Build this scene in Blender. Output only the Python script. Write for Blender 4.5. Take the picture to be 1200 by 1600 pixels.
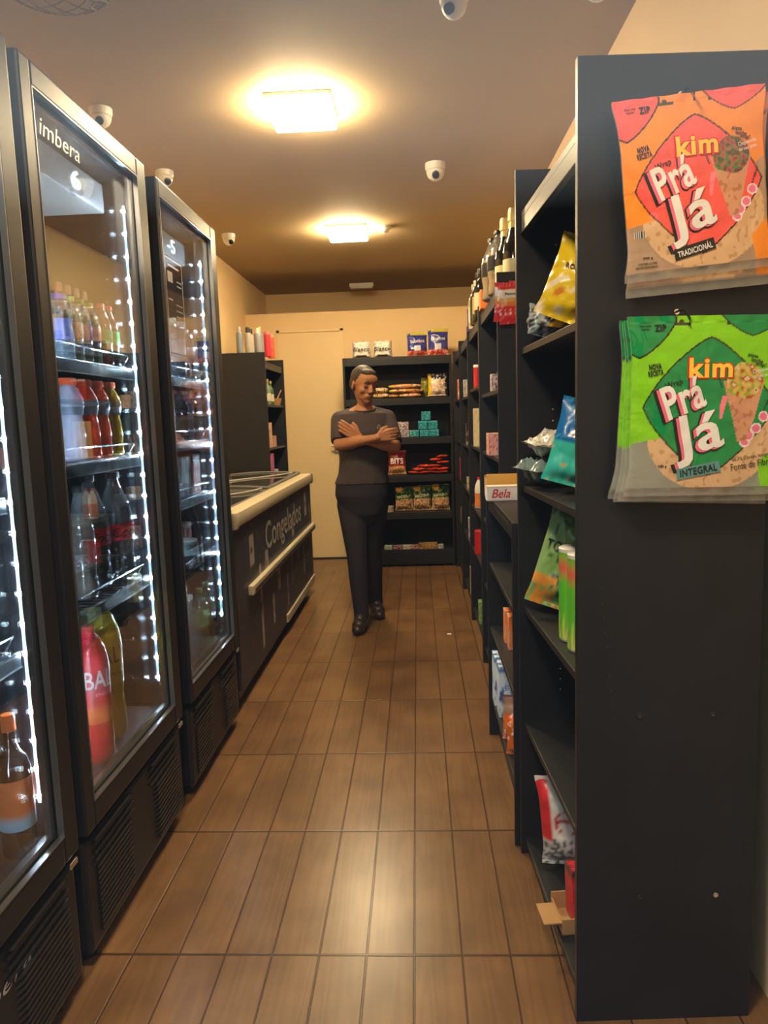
import bpy, bmesh, math, random
from math import sin, cos, pi, radians, sqrt
from mathutils import Vector, Matrix, noise

for o in list(bpy.data.objects):
    bpy.data.objects.remove(o)
scene = bpy.context.scene
COL = scene.collection
random.seed(7)

# ------------------------------------------------------------------ camera
FPX = 1141.62
YAW, PITCH, ROLL = -0.0487708, 0.127487, -0.0327322
fw = Vector((sin(YAW) * cos(PITCH), cos(YAW) * cos(PITCH), -sin(PITCH)))
rt = Vector((cos(YAW), -sin(YAW), 0))
up = rt.cross(fw)
r2 = rt * cos(ROLL) + up * sin(ROLL)
u2 = -rt * sin(ROLL) + up * cos(ROLL)
cd = bpy.data.cameras.new('camera')
cam = bpy.data.objects.new('camera', cd)
COL.objects.link(cam)
M = Matrix((r2, u2, -fw)).transposed().to_4x4()
M.translation = Vector((0, 0, 1.34))
cam.matrix_world = M
cd.sensor_fit = 'VERTICAL'
cd.sensor_height = 36
cd.lens = 36 * FPX / 1600
cd.clip_start = 0.02
scene.camera = cam

# ------------------------------------------------------------------ view, world
scene.view_settings.view_transform = 'Standard'
scene.view_settings.look = 'None'
scene.view_settings.gamma = 1
scene.view_settings.use_curve_mapping = False
scene.view_settings.exposure = 1.1
scene.cycles.max_bounces = 10
scene.cycles.transparent_max_bounces = 32
scene.cycles.sample_clamp_indirect = 30
scene.cycles.caustics_refractive = False
scene.cycles.caustics_reflective = False

w = bpy.data.worlds.new('dusk')
scene.world = w
w.use_nodes = True
nt = w.node_tree
bg = nt.nodes['Background']
tc = nt.nodes.new('ShaderNodeTexCoord')
sx = nt.nodes.new('ShaderNodeSeparateXYZ')
cr = nt.nodes.new('ShaderNodeValToRGB')
nt.links.new(tc.outputs['Generated'], sx.inputs[0])
nt.links.new(sx.outputs['Z'], cr.inputs[0])
cr.color_ramp.elements[0].position = 0.25
cr.color_ramp.elements[0].color = (0.03, 0.035, 0.04, 1)
cr.color_ramp.elements[1].position = 0.34
cr.color_ramp.elements[1].color = (0.62, 0.74, 0.80, 1)
nt.links.new(cr.outputs[0], bg.inputs[0])
bg.inputs[1].default_value = 0.95

LAMP_STRENGTH = 84
LED_STRENGTH = 70
WARM = (1.0, 0.70, 0.36)


def area_light(name, loc, rot, sx_, sy_, power, color):
    ld = bpy.data.lights.new(name, 'AREA')
    ld.shape = 'RECTANGLE'
    ld.size, ld.size_y = sx_, sy_
    ld.energy = power
    ld.color = color
    o = bpy.data.objects.new(name, ld)
    o.location = loc
    o.rotation_euler = rot
    COL.objects.link(o)
    return o


# unseen area light without a fixture, added overhead to brighten the camera end
area_light('entrance_fill_light', (-0.30, 0.55, 2.60), (0, 0, 0), 0.3, 0.3, 24, (1.0, 0.78, 0.50))


# ------------------------------------------------------------------ materials
def mat(name, color, rough=0.5, metal=0.0, spec=0.5, emit=None, estr=0.0, noise_amt=0.0, nscale=20, bump=0.0, bscale=60, coat=0.0):
    m = bpy.data.materials.new(name)
    m.use_nodes = True
    t = m.node_tree
    p = t.nodes['Principled BSDF']
    p.inputs['Base Color'].default_value = (*color, 1)
    p.inputs['Roughness'].default_value = rough
    p.inputs['Metallic'].default_value = metal
    p.inputs['Specular IOR Level'].default_value = spec
    p.inputs['Coat Weight'].default_value = coat
    if emit:
        p.inputs['Emission Color'].default_value = (*emit, 1)
        p.inputs['Emission Strength'].default_value = estr
    if noise_amt or bump:
        c = t.nodes.new('ShaderNodeTexCoord')
        n = t.nodes.new('ShaderNodeTexNoise')
        n.inputs['Scale'].default_value = nscale
        n.inputs['Detail'].default_value = 4
        t.links.new(c.outputs['Object'], n.inputs['Vector'])
        if noise_amt:
            r = t.nodes.new('ShaderNodeValToRGB')
            r.color_ramp.elements[0].position = 0.3
            r.color_ramp.elements[1].position = 0.7
            r.color_ramp.elements[0].color = (*[max(0, x * (1 - noise_amt)) for x in color], 1)
            r.color_ramp.elements[1].color = (*[min(1, x * (1 + noise_amt)) for x in color], 1)
            t.links.new(n.outputs['Fac'], r.inputs[0])
            t.links.new(r.outputs[0], p.inputs['Base Color'])
        if bump:
            n2 = t.nodes.new('ShaderNodeTexNoise')
            n2.inputs['Scale'].default_value = bscale
            n2.inputs['Detail'].default_value = 3
            t.links.new(c.outputs['Object'], n2.inputs['Vector'])
            b = t.nodes.new('ShaderNodeBump')
            b.inputs['Strength'].default_value = bump
            b.inputs['Distance'].default_value = 0.01
            t.links.new(n2.outputs['Fac'], b.inputs['Height'])
            t.links.new(b.outputs[0], p.inputs['Normal'])
    return m


def glassy(name, tint, spec=1.0, density=0.0, rough=0.0):
    """thin clear sheet or bottle wall: tinted transparency plus fresnel reflection"""
    m = bpy.data.materials.new(name)
    m.use_nodes = True
    t = m.node_tree
    t.nodes.remove(t.nodes['Principled BSDF'])
    out = t.nodes['Material Output']
    tr = t.nodes.new('ShaderNodeBsdfTransparent')
    tr.inputs[0].default_value = (*tint, 1)
    gl = t.nodes.new('ShaderNodeBsdfGlossy')
    gl.inputs['Roughness'].default_value = rough
    fr = t.nodes.new('ShaderNodeFresnel')
    geo = t.nodes.new('ShaderNodeNewGeometry')
    ior = t.nodes.new('ShaderNodeMapRange')
    ior.inputs['To Min'].default_value = 1.5
    ior.inputs['To Max'].default_value = 1 / 1.5
    t.links.new(geo.outputs['Backfacing'], ior.inputs['Value'])
    t.links.new(ior.outputs[0], fr.inputs[0])
    mu = t.nodes.new('ShaderNodeMath')
    mu.operation = 'MULTIPLY'
    mu.use_clamp = True
    mu.inputs[1].default_value = spec
    mx = t.nodes.new('ShaderNodeMixShader')
    t.links.new(fr.outputs[0], mu.inputs[0])
    t.links.new(mu.outputs[0], mx.inputs[0])
    last = tr
    if density:
        df = t.nodes.new('ShaderNodeBsdfDiffuse')
        df.inputs[0].default_value = (*tint, 1)
        m2 = t.nodes.new('ShaderNodeMixShader')
        m2.inputs[0].default_value = density
        t.links.new(tr.outputs[0], m2.inputs[1])
        t.links.new(df.outputs[0], m2.inputs[2])
        last = m2
    t.links.new(last.outputs[0], mx.inputs[1])
    t.links.new(gl.outputs[0], mx.inputs[2])
    t.links.new(mx.outputs[0], out.inputs[0])
    return m


def vmat(name, rough=0.3, film=False, bump=0.3, bscale=25, bdist=0.004, spec=0.5):
    """printed surface: colour from the mesh's own print (attribute), optional clear film where alpha < 1"""
    m = bpy.data.materials.new(name)
    m.use_nodes = True
    t = m.node_tree
    p = t.nodes['Principled BSDF']
    p.inputs['Roughness'].default_value = rough
    p.inputs['Specular IOR Level'].default_value = spec
    a = t.nodes.new('ShaderNodeAttribute')
    a.attribute_name = 'print'
    t.links.new(a.outputs['Color'], p.inputs['Base Color'])
    if film:
        t.links.new(a.outputs['Alpha'], p.inputs['Alpha'])
    c = t.nodes.new('ShaderNodeTexCoord')
    n = t.nodes.new('ShaderNodeTexNoise')
    n.inputs['Scale'].default_value = bscale
    n.inputs['Detail'].default_value = 3
    n.inputs['Distortion'].default_value = 1.2
    t.links.new(c.outputs['Object'], n.inputs['Vector'])
    b = t.nodes.new('ShaderNodeBump')
    b.inputs['Strength'].default_value = bump
    b.inputs['Distance'].default_value = bdist
    t.links.new(n.outputs['Fac'], b.inputs['Height'])
    t.links.new(b.outputs[0], p.inputs['Normal'])
    return m


def srgb(r, g, b):
    f = lambda c: (c / 255 / 12.92) if c / 255 <= 0.04045 else ((c / 255 + 0.055) / 1.055) ** 2.4
    return (f(r), f(g), f(b))


MT = {}
MT['melamine'] = mat('black melamine board', (0.015, 0.016, 0.020), 0.42, spec=0.3, noise_amt=0.15, nscale=8)
MT['fridge'] = mat('black painted fridge steel', (0.011, 0.011, 0.015), 0.42, spec=0.35, bump=0.03, bscale=200)
MT['trimdark'] = mat('dark anodised door frame', (0.05, 0.048, 0.05), 0.3, metal=0.6)
MT['inner'] = mat('dark fridge liner', (0.03, 0.033, 0.042), 0.45)
MT['chrome'] = mat('bright metal', (0.75, 0.75, 0.78), 0.2, metal=1.0)
MT['gasket'] = mat('satin aluminium bead', (0.28, 0.29, 0.31), 0.3, metal=0.9)
MT['plastic_black'] = mat('black plastic', (0.008, 0.008, 0.01), 0.35)
MT['white'] = mat('white plastic', (0.75, 0.73, 0.70), 0.35)
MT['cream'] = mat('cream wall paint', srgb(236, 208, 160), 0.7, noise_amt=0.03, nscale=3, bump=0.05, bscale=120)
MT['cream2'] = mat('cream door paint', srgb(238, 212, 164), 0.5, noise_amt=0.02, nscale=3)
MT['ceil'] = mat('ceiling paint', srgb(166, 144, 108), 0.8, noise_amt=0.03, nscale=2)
MT['led'] = mat('led chip', (1, 1, 1), 0.5, emit=(0.72, 0.88, 1.0), estr=LED_STRENGTH * 6)
MT['ledbar'] = mat('led light bar diffuser', (0.8, 0.9, 1), 0.4, emit=(0.40, 0.72, 1.0), estr=1.1)
MT['lamp'] = mat('lamp diffuser glow', (1, 0.9, 0.7), 0.5, emit=(1.0, 0.77, 0.44), estr=LAMP_STRENGTH)
MT['digits'] = mat('display digits', (0.6, 0.8, 1), 0.5, emit=(0.7, 0.9, 1.0), estr=4)
MT['pane'] = glassy('fridge door pane', (0.95, 0.97, 0.98), 1.1)
MT['pane2'] = glassy('coated inner pane', (0.93, 0.96, 0.97), 1.9)
MT['frontpane'] = glassy('shop front pane', (0.98, 0.98, 0.98), 1.0)
MT['clear'] = glassy('clear plastic bottle', (0.80, 0.86, 0.90), 1.6, 0.08, 0.05)
MT['print'] = vmat('printed plastic film', 0.28)
MT['printmatte'] = vmat('printed card', 0.5, bump=0.05)
MT['film'] = vmat('printed clear pouch film', 0.16, film=True, bump=0.55, bscale=14, bdist=0.008)
MT['card'] = mat('brown cardboard', srgb(180, 140, 95), 0.8, noise_amt=0.1)
MT['ink'] = mat('black ink', (0.01, 0.01, 0.01), 0.4)
MT['inkwhite'] = mat('white ink', (0.8, 0.8, 0.8), 0.4)
MT['inkyellow'] = mat('yellow ink', srgb(250, 200, 70), 0.4)
MT['inkred'] = mat('red ink', srgb(200, 20, 25), 0.4)
MT['grille'] = mat('matte grille', (0.006, 0.006, 0.008), 0.5)


def plain(name, rgb, rough=0.35, **k):
    key = 'p_' + name
    if key not in MT:
        MT[key] = mat(name, srgb(*rgb), rough, **k)
    return MT[key]


# ------------------------------------------------------------------ builders
def link(o, parent=None):
    COL.objects.link(o)
    if parent is not None:
        o.parent = parent
    return o


def empty(name, loc, label, cat, group=None, rz=0.0, rot=None):
    o = bpy.data.objects.new(name, None)
    o.empty_display_size = 0.05
    COL.objects.link(o)
    o.location = loc
    o.rotation_euler = rot if rot else (0, 0, rz)
    tag(o, label, cat, group)
    return o


def tag(o, label, cat, group=None):
    o['label'] = label
    o['category'] = cat
    if group:
        o['group'] = group
    return o


class MB:
    def __init__(s):
        s.v = []
        s.f = []
        s.c = []      # per-vertex colours (optional)
        s.mi = []
        s.cur = 0

    def add(s, vs, fs, col=None):
        b = len(s.v)
        s.v += [tuple(v) for v in vs]
        s.f += [tuple(i + b for i in f) for f in fs]
        s.mi += [s.cur] * len(fs)
        if col is not None:
            s.c += [col] * len(vs) if not isinstance(col, list) else col
        elif s.c:
            s.c += [(1, 1, 1, 1)] * len(vs)
        return s

    def box(s, x0, x1, y0, y1, z0, z1, col=None):
        vs = [(x, y, z) for x in (x0, x1) for y in (y0, y1) for z in (z0, z1)]
        fs = [(0, 1, 3, 2), (4, 6, 7, 5), (0, 4, 5, 1), (2, 3, 7, 6), (0, 2, 6, 4), (1, 5, 7, 3)]
        return s.add(vs, fs, col)

    def lathe(s, prof, seg=20, c=(0, 0, 0), col=None, ax='z', cap=True):
        vs = []
        cc = []
        n = len(prof)
        for i, (r, z) in enumerate(prof):
            for k in range(seg):
                a = 2 * pi * k / seg
                p = (r * cos(a), r * sin(a), z)
                if ax == 'y':
                    p = (p[0], z, p[1])
                elif ax == 'x':
                    p = (z, p[0], p[1])
                vs.append((p[0] + c[0], p[1] + c[1], p[2] + c[2]))
                if callable(col):
                    cc.append(col(k / seg, z))
        fs = []
        for i in range(n - 1):
            for k in range(seg):
                k2 = (k + 1) % seg
                fs.append((i * seg + k, i * seg + k2, (i + 1) * seg + k2, (i + 1) * seg + k))
        if cap:
            fs.append(tuple(range(seg))[::-1])
            fs.append(tuple((n - 1) * seg + k for k in range(seg)))
        return s.add(vs, fs, cc if callable(col) else col)

    def tube(s, pts, r, seg=8, closed=False):
        pts = [Vector(p) for p in pts]
        n = len(pts)
        vs = []
        for i, p in enumerate(pts):
            a = pts[(i - 1) % n] if (closed or i > 0) else p
            b = pts[(i + 1) % n] if (closed or i < n - 1) else p
            t = (b - a).normalized()
            u = t.cross(Vector((0, 0, 1)))
            if u.length < 0.05:
                u = t.cross(Vector((0, 1, 0)))
            u.normalize()
            v = t.cross(u)
            rr = r[i] if isinstance(r, (list, tuple)) else r
            for k in range(seg):
                an = 2 * pi * k / seg
                vs.append(p + u * (cos(an) * rr) + v * (sin(an) * rr))
        fs = []
        m = n if closed else n - 1
        for i in range(m):
            j = (i + 1) % n
            for k in range(seg):
                k2 = (k + 1) % seg
                fs.append((i * seg + k, i * seg + k2, j * seg + k2, j * seg + k))
        if not closed:
            fs.append(tuple(range(seg))[::-1])
            fs.append(tuple((n - 1) * seg + k for k in range(seg)))
        return s.add(vs, fs)

    def build(s, name, m, parent=None, smooth=False, bevel=0.0, auto=True, xf=None, loc=None):
        me = bpy.data.meshes.new(name)
        vs = [xf @ Vector(v) for v in s.v] if xf else s.v
        me.from_pydata(vs, [], s.f)
        if s.c:
            at = me.color_attributes.new('print', 'FLOAT_COLOR', 'POINT')
            for i, c in enumerate(s.c):
                at.data[i].color = (c[0], c[1], c[2], c[3] if len(c) > 3 else 1.0)
        ms = m if isinstance(m, (list, tuple)) else [m]
        for q in ms:
            me.materials.append(q)
        if len(ms) > 1:
            for i, p in enumerate(me.polygons):
                p.material_index = s.mi[i]
        bm = bmesh.new()
        bm.from_mesh(me)
        bmesh.ops.recalc_face_normals(bm, faces=bm.faces)
        if bevel:
            es = [e for e in bm.edges if len(e.link_faces) == 2 and e.calc_face_angle(0) > 0.6]
            bmesh.ops.bevel(bm, geom=es, offset=bevel, segments=2, affect='EDGES', profile=0.6)
        bm.to_mesh(me)
        bm.free()
        if smooth:
            for p in me.polygons:
                p.use_smooth = True
            if auto:
                try:
                    me.set_sharp_from_angle(angle=radians(40))
                except Exception:
                    pass
        o = bpy.data.objects.new(name, me)
        link(o, parent)
        if loc:
            o.location = loc
        return o


def bx(name, m, parent, x0, x1, y0, y1, z0, z1, bevel=0.0015):
    return MB().box(x0, x1, y0, y1, z0, z1).build(name, m, parent, bevel=bevel)


def struct(name, m, *a, bevel=0.0):
    o = bx(name, m, None, *a, bevel=bevel)
    o['kind'] = 'structure'
    return o


_txt = {}


def glyphs(s, bold=0.0, shear=0.0):
    key = (s, bold, shear)
    if key in _txt:
        return _txt[key]
    cu = bpy.data.curves.new('t', 'FONT')
    cu.body = s
    cu.size = 1.0
    cu.offset = bold
    cu.shear = shear
    cu.resolution_u = 3
    if bold > 0.012:
        cu.space_character = 1.0 + bold * 3.5
    o = bpy.data.objects.new('t', cu)
    COL.objects.link(o)
    dg = bpy.context.evaluated_depsgraph_get()
    me = o.evaluated_get(dg).to_mesh()
    gm = bmesh.new()
    gm.from_mesh(me)
    bmesh.ops.triangulate(gm, faces=gm.faces)
    for _ in range(3):
        es = [e for e in gm.edges if e.calc_length() > 0.16]
        if es:
            bmesh.ops.subdivide_edges(gm, edges=es, cuts=1)
            bmesh.ops.triangulate(gm, faces=gm.faces)
    gm.verts.ensure_lookup_table()
    gm.verts.index_update()
    vs = [(v.co.x, v.co.y) for v in gm.verts]
    fs = [tuple(v.index for v in f.verts) for f in gm.faces]
    gm.free()
    o.evaluated_get(dg).to_mesh_clear()
    bpy.data.objects.remove(o)
    bpy.data.curves.remove(cu)
    xs = [v[0] for v in vs] or [0, 1]
    ys = [v[1] for v in vs] or [0, 1]
    x0, x1, y0, y1 = min(xs), max(xs), min(ys), max(ys)
    _txt[key] = (vs, fs, x0, x1, y0, y1)
    return _txt[key]


def lettering(s, m, parent, fn, cx, cy, wd, ht, rot=0.0, bold=0.0, shear=0.0, name='lettering'):
    """flat letters filling wd x ht around (cx, cy) in the sheet's own coordinates; fn maps sheet to 3-D"""
    vs, fs, x0, x1, y0, y1 = glyphs(s, bold, shear)
    mb = MB()
    out = []
    for x, y in vs:
        a = ((x - x0) / (x1 - x0) - 0.5) * wd
        b = ((y - y0) / (y1 - y0) - 0.5) * ht
        out.append(fn(cx + a * cos(rot) - b * sin(rot), cy + a * sin(rot) + b * cos(rot)))
    mb.add(out, fs)
    me = bpy.data.meshes.new(name)
    me.from_pydata([tuple(v) for v in out], [], fs)
    me.materials.append(m)
    o = bpy.data.objects.new(name, me)
    link(o, parent)
    return o


def pouch_shape(w_, h_, d_, seal=0.05, sag=0.0, seed=0, wr=0.004, bulge_low=0.0):
    def fn(u, v, side=1, off=0.0):
        # u,v in 0..1, sheet stands in the x-z plane, front towards -y
        e = max(0.0, min(1.0, (v - seal) / 0.18)) if v < 0.5 else max(0.0, min(1.0, (1 - seal - v) / 0.25))
        e = sin(e * pi / 2)
        q = sin(pi * max(0.0, min(1.0, u))) ** 0.6
        th = d_ / 2 * q * e * (1 + bulge_low * (0.5 - v))
        pinch = 1 - 0.07 * e * 1.0
        x = (u - 0.5) * w_ * pinch
        z = v * h_
        n = noise.noise(Vector((u * 4 + seed, v * 5, seed * 1.7 + side))) + 0.5 * noise.noise(Vector((u * 11 + seed, v * 12, seed)))
        y = -side * (th + off) - side * n * wr * (0.4 + e)
        if e < 0.05:
            y += 0.0015 * sin(u * 40)
        return (x, y, z + sag * sin(pi * u))
    return fn


def pouch(name, label, cat, loc, w_, h_, d_, paint, rot=(0, 0, 0), nu=22, nv=28, seal=0.05, seed=1, wr=0.004,
          group=None, mtl='print', texts=(), bulge_low=0.0, back=None):
    fn = pouch_shape(w_, h_, d_, seal, 0, seed, wr, bulge_low)
    mb = MB()
    for side in (1, -1):
        vs, cs = [], []
        for j in range(nv + 1):
            for i in range(nu + 1):
                u, v = i / nu, j / nv
                p = fn(u, v, side)
                if i in (0, nu):
                    p = (p[0], 0.0, p[2])
                vs.append(p)
                c = paint(u if side == 1 else 1 - u, v)
                cs.append(c)
        fs = [(j * (nu + 1) + i, j * (nu + 1) + i + 1, (j + 1) * (nu + 1) + i + 1, (j + 1) * (nu + 1) + i) for j in range(nv) for i in range(nu)]
        mb.add(vs, fs, cs)
    o = mb.build(name, MT[mtl], None, smooth=True, auto=False)
    o.location = loc
    o.rotation_euler = rot
    tag(o, label, cat, group)
    for t in texts:
        s, m, cx, cy, wd, ht = t[:6]
        kw = t[6] if len(t) > 6 else {}
        lettering(s, m, o, lambda a, b: fn(a / w_ + 0.5, b / h_, 1, 0.004), (cx - 0.5) * w_, cy * h_, wd * w_, ht * h_, **kw)
    return o


def blobs(base, cols, scale=6, seed=0, thr=0.0):
    def f(u, v):
        n = noise.noise(Vector((u * scale + seed, v * scale, seed)))
        n2 = noise.noise(Vector((u * scale * 1.7 + seed + 9, v * scale * 1.7, seed)))
        if n > thr:
            k = int((n2 + 1) * 3.7) % len(cols)
            return srgb(*cols[k])
        return srgb(*base)
    return f


def bands(lst):
    """lst of (v_limit, rgb or function)"""
    def f(u, v):
        for lim, c in lst:
            if v <= lim:
                return c(u, v) if callable(c) else srgb(*c)
        return srgb(*lst[-1][1])
    return f


# ------------------------------------------------------------------ room
def floor_material():
    m = bpy.data.materials.new('wood look floor tiles')
    m.use_nodes = True
    t = m.node_tree
    N, Lk = t.nodes, t.links
    p = N['Principled BSDF']
    tc = N.new('ShaderNodeTexCoord')
    sp = N.new('ShaderNodeSeparateXYZ')
    Lk.new(tc.outputs['Object'], sp.inputs[0])

    def mth(op, a, b=None, c=None):
        n = N.new('ShaderNodeMath')
        n.operation = op
        for k, q in enumerate((a, b, c)):
            if q is None:
                continue
            if isinstance(q, (int, float)):
                n.inputs[k].default_value = q
            else:
                Lk.new(q, n.inputs[k])
        return n.outputs[0]
    gx = mth('DIVIDE', mth('SUBTRACT', sp.outputs['X'], -0.0420 - 12 * 0.12018), 0.12018)
    gy = mth('DIVIDE', mth('SUBTRACT', sp.outputs['Y'], 1.6797 - 8 * 0.55776), 0.55776)
    fx, fy = mth('FRACT', gx), mth('FRACT', gy)
    ix, iy = mth('FLOOR', gx), mth('FLOOR', gy)
    ex = mth('MINIMUM', fx, mth('SUBTRACT', 1.0, fx))
    ey = mth('MINIMUM', fy, mth('SUBTRACT', 1.0, fy))
    dx, dy = mth('MULTIPLY', ex, 0.12018), mth('MULTIPLY', ey, 0.55776 * 0.6)
    d = mth('MINIMUM', dx, dy)
    g = N.new('ShaderNodeMapRange')
    g.inputs['From Min'].default_value = 0.0016
    g.inputs['From Max'].default_value = 0.0032
    Lk.new(d, g.inputs['Value'])
    cx = N.new('ShaderNodeCombineXYZ')
    Lk.new(ix, cx.inputs[0])
    Lk.new(iy, cx.inputs[1])
    wn = N.new('ShaderNodeTexWhiteNoise')
    Lk.new(cx.outputs[0], wn.inputs['Vector'])
    # grain coordinates: stretched along the board, shifted per tile
    off = N.new('ShaderNodeVectorMath')
    off.operation = 'SCALE'
    off.inputs['Scale'].default_value = 13.0
    Lk.new(wn.outputs['Color'], off.inputs[0])
    st = N.new('ShaderNodeVectorMath')
    st.operation = 'MULTIPLY'
    st.inputs[1].default_value = (1, 0.06, 1)
    Lk.new(tc.outputs['Object'], st.inputs[0])
    ad = N.new('ShaderNodeVectorMath')
    Lk.new(st.outputs[0], ad.inputs[0])
    Lk.new(off.outputs[0], ad.inputs[1])
    ns = N.new('ShaderNodeTexNoise')
    ns.inputs['Scale'].default_value = 17
    ns.inputs['Detail'].default_value = 1
    Lk.new(ad.outputs[0], ns.inputs['Vector'])
    rings = mth('SINE', mth('MULTIPLY', ns.outputs['Fac'], 46.0))
    fine = N.new('ShaderNodeTexNoise')
    fine.inputs['Scale'].default_value = 38
    fine.inputs['Detail'].default_value = 2
    Lk.new(ad.outputs[0], fine.inputs['Vector'])
    big = N.new('ShaderNodeTexNoise')
    big.inputs['Scale'].default_value = 5
    big.inputs['Detail'].default_value = 3
    Lk.new(tc.outputs['Object'], big.inputs['Vector'])
    val = mth('ADD', mth('MULTIPLY', rings, 0.04), mth('MULTIPLY', fine.outputs['Fac'], 0.12))
    val = mth('ADD', val, mth('MULTIPLY', big.outputs['Fac'], 0.62))
    val = mth('ADD', val, mth('MULTIPLY', wn.outputs['Value'], 0.10))
    cr = N.new('ShaderNodeValToRGB')
    cr.color_ramp.elements[0].position = 0.26
    cr.color_ramp.elements[1].position = 0.62
    cr.color_ramp.elements[0].color = (*srgb(96, 68, 44), 1)
    cr.color_ramp.elements[1].color = (*srgb(133, 99, 65), 1)
    Lk.new(val, cr.inputs[0])
    mx = N.new('ShaderNodeMix')
    mx.data_type = 'RGBA'
    Lk.new(g.outputs[0], mx.inputs['Factor'])
    mx.inputs['A'].default_value = (*srgb(66, 45, 30), 1)
    Lk.new(cr.outputs[0], mx.inputs['B'])
    Lk.new(mx.outputs['Result'], p.inputs['Base Color'])
    p.inputs['Roughness'].default_value = 0.285
    h = mth('MULTIPLY', g.outputs[0], 0.6)
    b = N.new('ShaderNodeBump')
    b.inputs['Strength'].default_value = 0.6
    b.inputs['Distance'].default_value = 0.002
    Lk.new(h, b.inputs['Height'])
    Lk.new(b.outputs[0], p.inputs['Normal'])
    return m


FL = floor_material()
struct('floor', FL, -1.75, 0.93, 0.15, 8.15, -0.05, 0.0)
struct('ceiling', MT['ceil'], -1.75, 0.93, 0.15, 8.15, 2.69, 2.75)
struct('wall_left', MT['cream'], -1.70, -1.585, 0.15, 8.12, 0, 2.69)
struct('wall_right', MT['cream'], 0.765, 0.88, 0.15, 8.12, 0, 2.69)
struct('wall_back', MT['cream'], -1.585, 0.765, 8.0, 8.12, 0, 2.69)
# partition in front of the back wall, lower than the ceiling, with the door opening
pw = MB()
pw.box(-1.585, -1.28, 6.98, 7.06, 0, 2.345)
pw.box(-0.69, 0.765, 6.98, 7.06, 0, 2.345)
pw.box(-1.28, -0.69, 6.98, 7.06, 2.175, 2.345)
o = pw.build('wall_partition', MT['cream'], None)
o['kind'] = 'structure'
dr = bpy.data.objects.new('door_1', None)
COL.objects.link(dr)
dr.location = (-0.985, 6.985, 0)
dr['kind'] = 'structure'
bx('door_leaf', MT['cream2'], dr, -0.29, 0.29, 0.0, 0.035, 0.012, 2.165, 0.003)
fr = MB()
fr.box(-0.315, -0.285, -0.012, 0.03, 0, 2.19)
fr.box(0.285, 0.315, -0.012, 0.03, 0, 2.19)
fr.box(-0.315, 0.315, -0.012, 0.03, 2.165, 2.19)
fr.build('door_frame', MT['cream2'], dr, bevel=0.002)
hp = bx('door_handle', MT['chrome'], dr, 0.19, 0.275, -0.008, 0.0, 1.02, 1.13, 0.002)
MB().tube([(0.255, -0.008, 1.095), (0.255, -0.05, 1.095), (0.245, -0.055, 1.095), (0.17, -0.055, 1.095)], 0.009).build('lever', MT['chrome'], hp, smooth=True)
struct('trim_1', MT['plastic_black'], -1.28, -0.69, 6.955, 6.98, 0.0, 0.008)

# shop front: glass pane between two jambs, the photograph is taken through it
wn_ = bpy.data.objects.new('window_1', None)
COL.objects.link(wn_)
wn_.location = (-0.41, 0.20, 0)
wn_['kind'] = 'structure'
bx('window_glass', MT['frontpane'], wn_, -1.15, 1.15, 0.0, 0.008, 0.08, 2.62, 0)
wf = MB()
wf.box(-1.175, -1.13, -0.03, 0.03, 0, 2.69)
wf.box(1.13, 1.175, -0.03, 0.03, 0, 2.69)
wf.box(-1.13, 1.13, -0.03, 0.03, 0, 0.08)
wf.box(-1.13, 1.13, -0.03, 0.03, 2.62, 2.69)
wf.build('window_frame', MT['trimdark'], wn_, bevel=0.002)


# ------------------------------------------------------------------ ceiling fittings
def ceiling_lamp(x, y, label):
    e = empty('ceiling_lamp', (x, y, 2.69), label, 'lamp', 'square ceiling lamps')
    bx('lamp_base', MT['white'], e, -0.140, 0.140, -0.140, 0.140, -0.017, 0.0, 0.004)
    MB().box(-0.138, 0.138, -0.138, 0.138, -0.060, -0.016).build('lamp_shade', MT['lamp'], e, bevel=0.012, smooth=True)


ceiling_lamp(-0.46, 3.33, 'glowing square ceiling lamp nearest the shop entrance')
ceiling_lamp(-0.46, 5.42, 'glowing square ceiling lamp farther back, beside the round detector')


def dome_camera(x, y, yaw, label, s=1.0):
    e = empty('security_camera', (x, y, 2.69), label, 'camera', 'white dome security cameras', rz=yaw)
    MB().lathe([(0.048 * s, 0), (0.048 * s, -0.02 * s), (0.044 * s, -0.03 * s)], 24).build('camera_base', MT['white'], e, smooth=True)
    pr = [(0.043 * s * sin(a), -0.032 * s - 0.05 * s * (1 - 0) * (1 - cos(pi / 2 - a + 0)) if False else -0.03 * s - 0.048 * s * cos(a)) for a in [k * pi / 16 for k in range(8, -1, -1)]]
    pr[-1] = (0.002, pr[-1][1])
    MB().lathe(pr, 24).build('camera_dome', MT['white'], e, smooth=True, auto=False)
    ln = MB().lathe([(0.017 * s, 0), (0.017 * s, 0.016 * s), (0.012 * s, 0.019 * s)], 16, ax='y')
    l = ln.build('lens', MT['plastic_black'], e, smooth=True)
    l.location = (0, -0.028 * s, -0.055 * s)
    l.rotation_euler = (radians(215), 0, 0)


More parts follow.
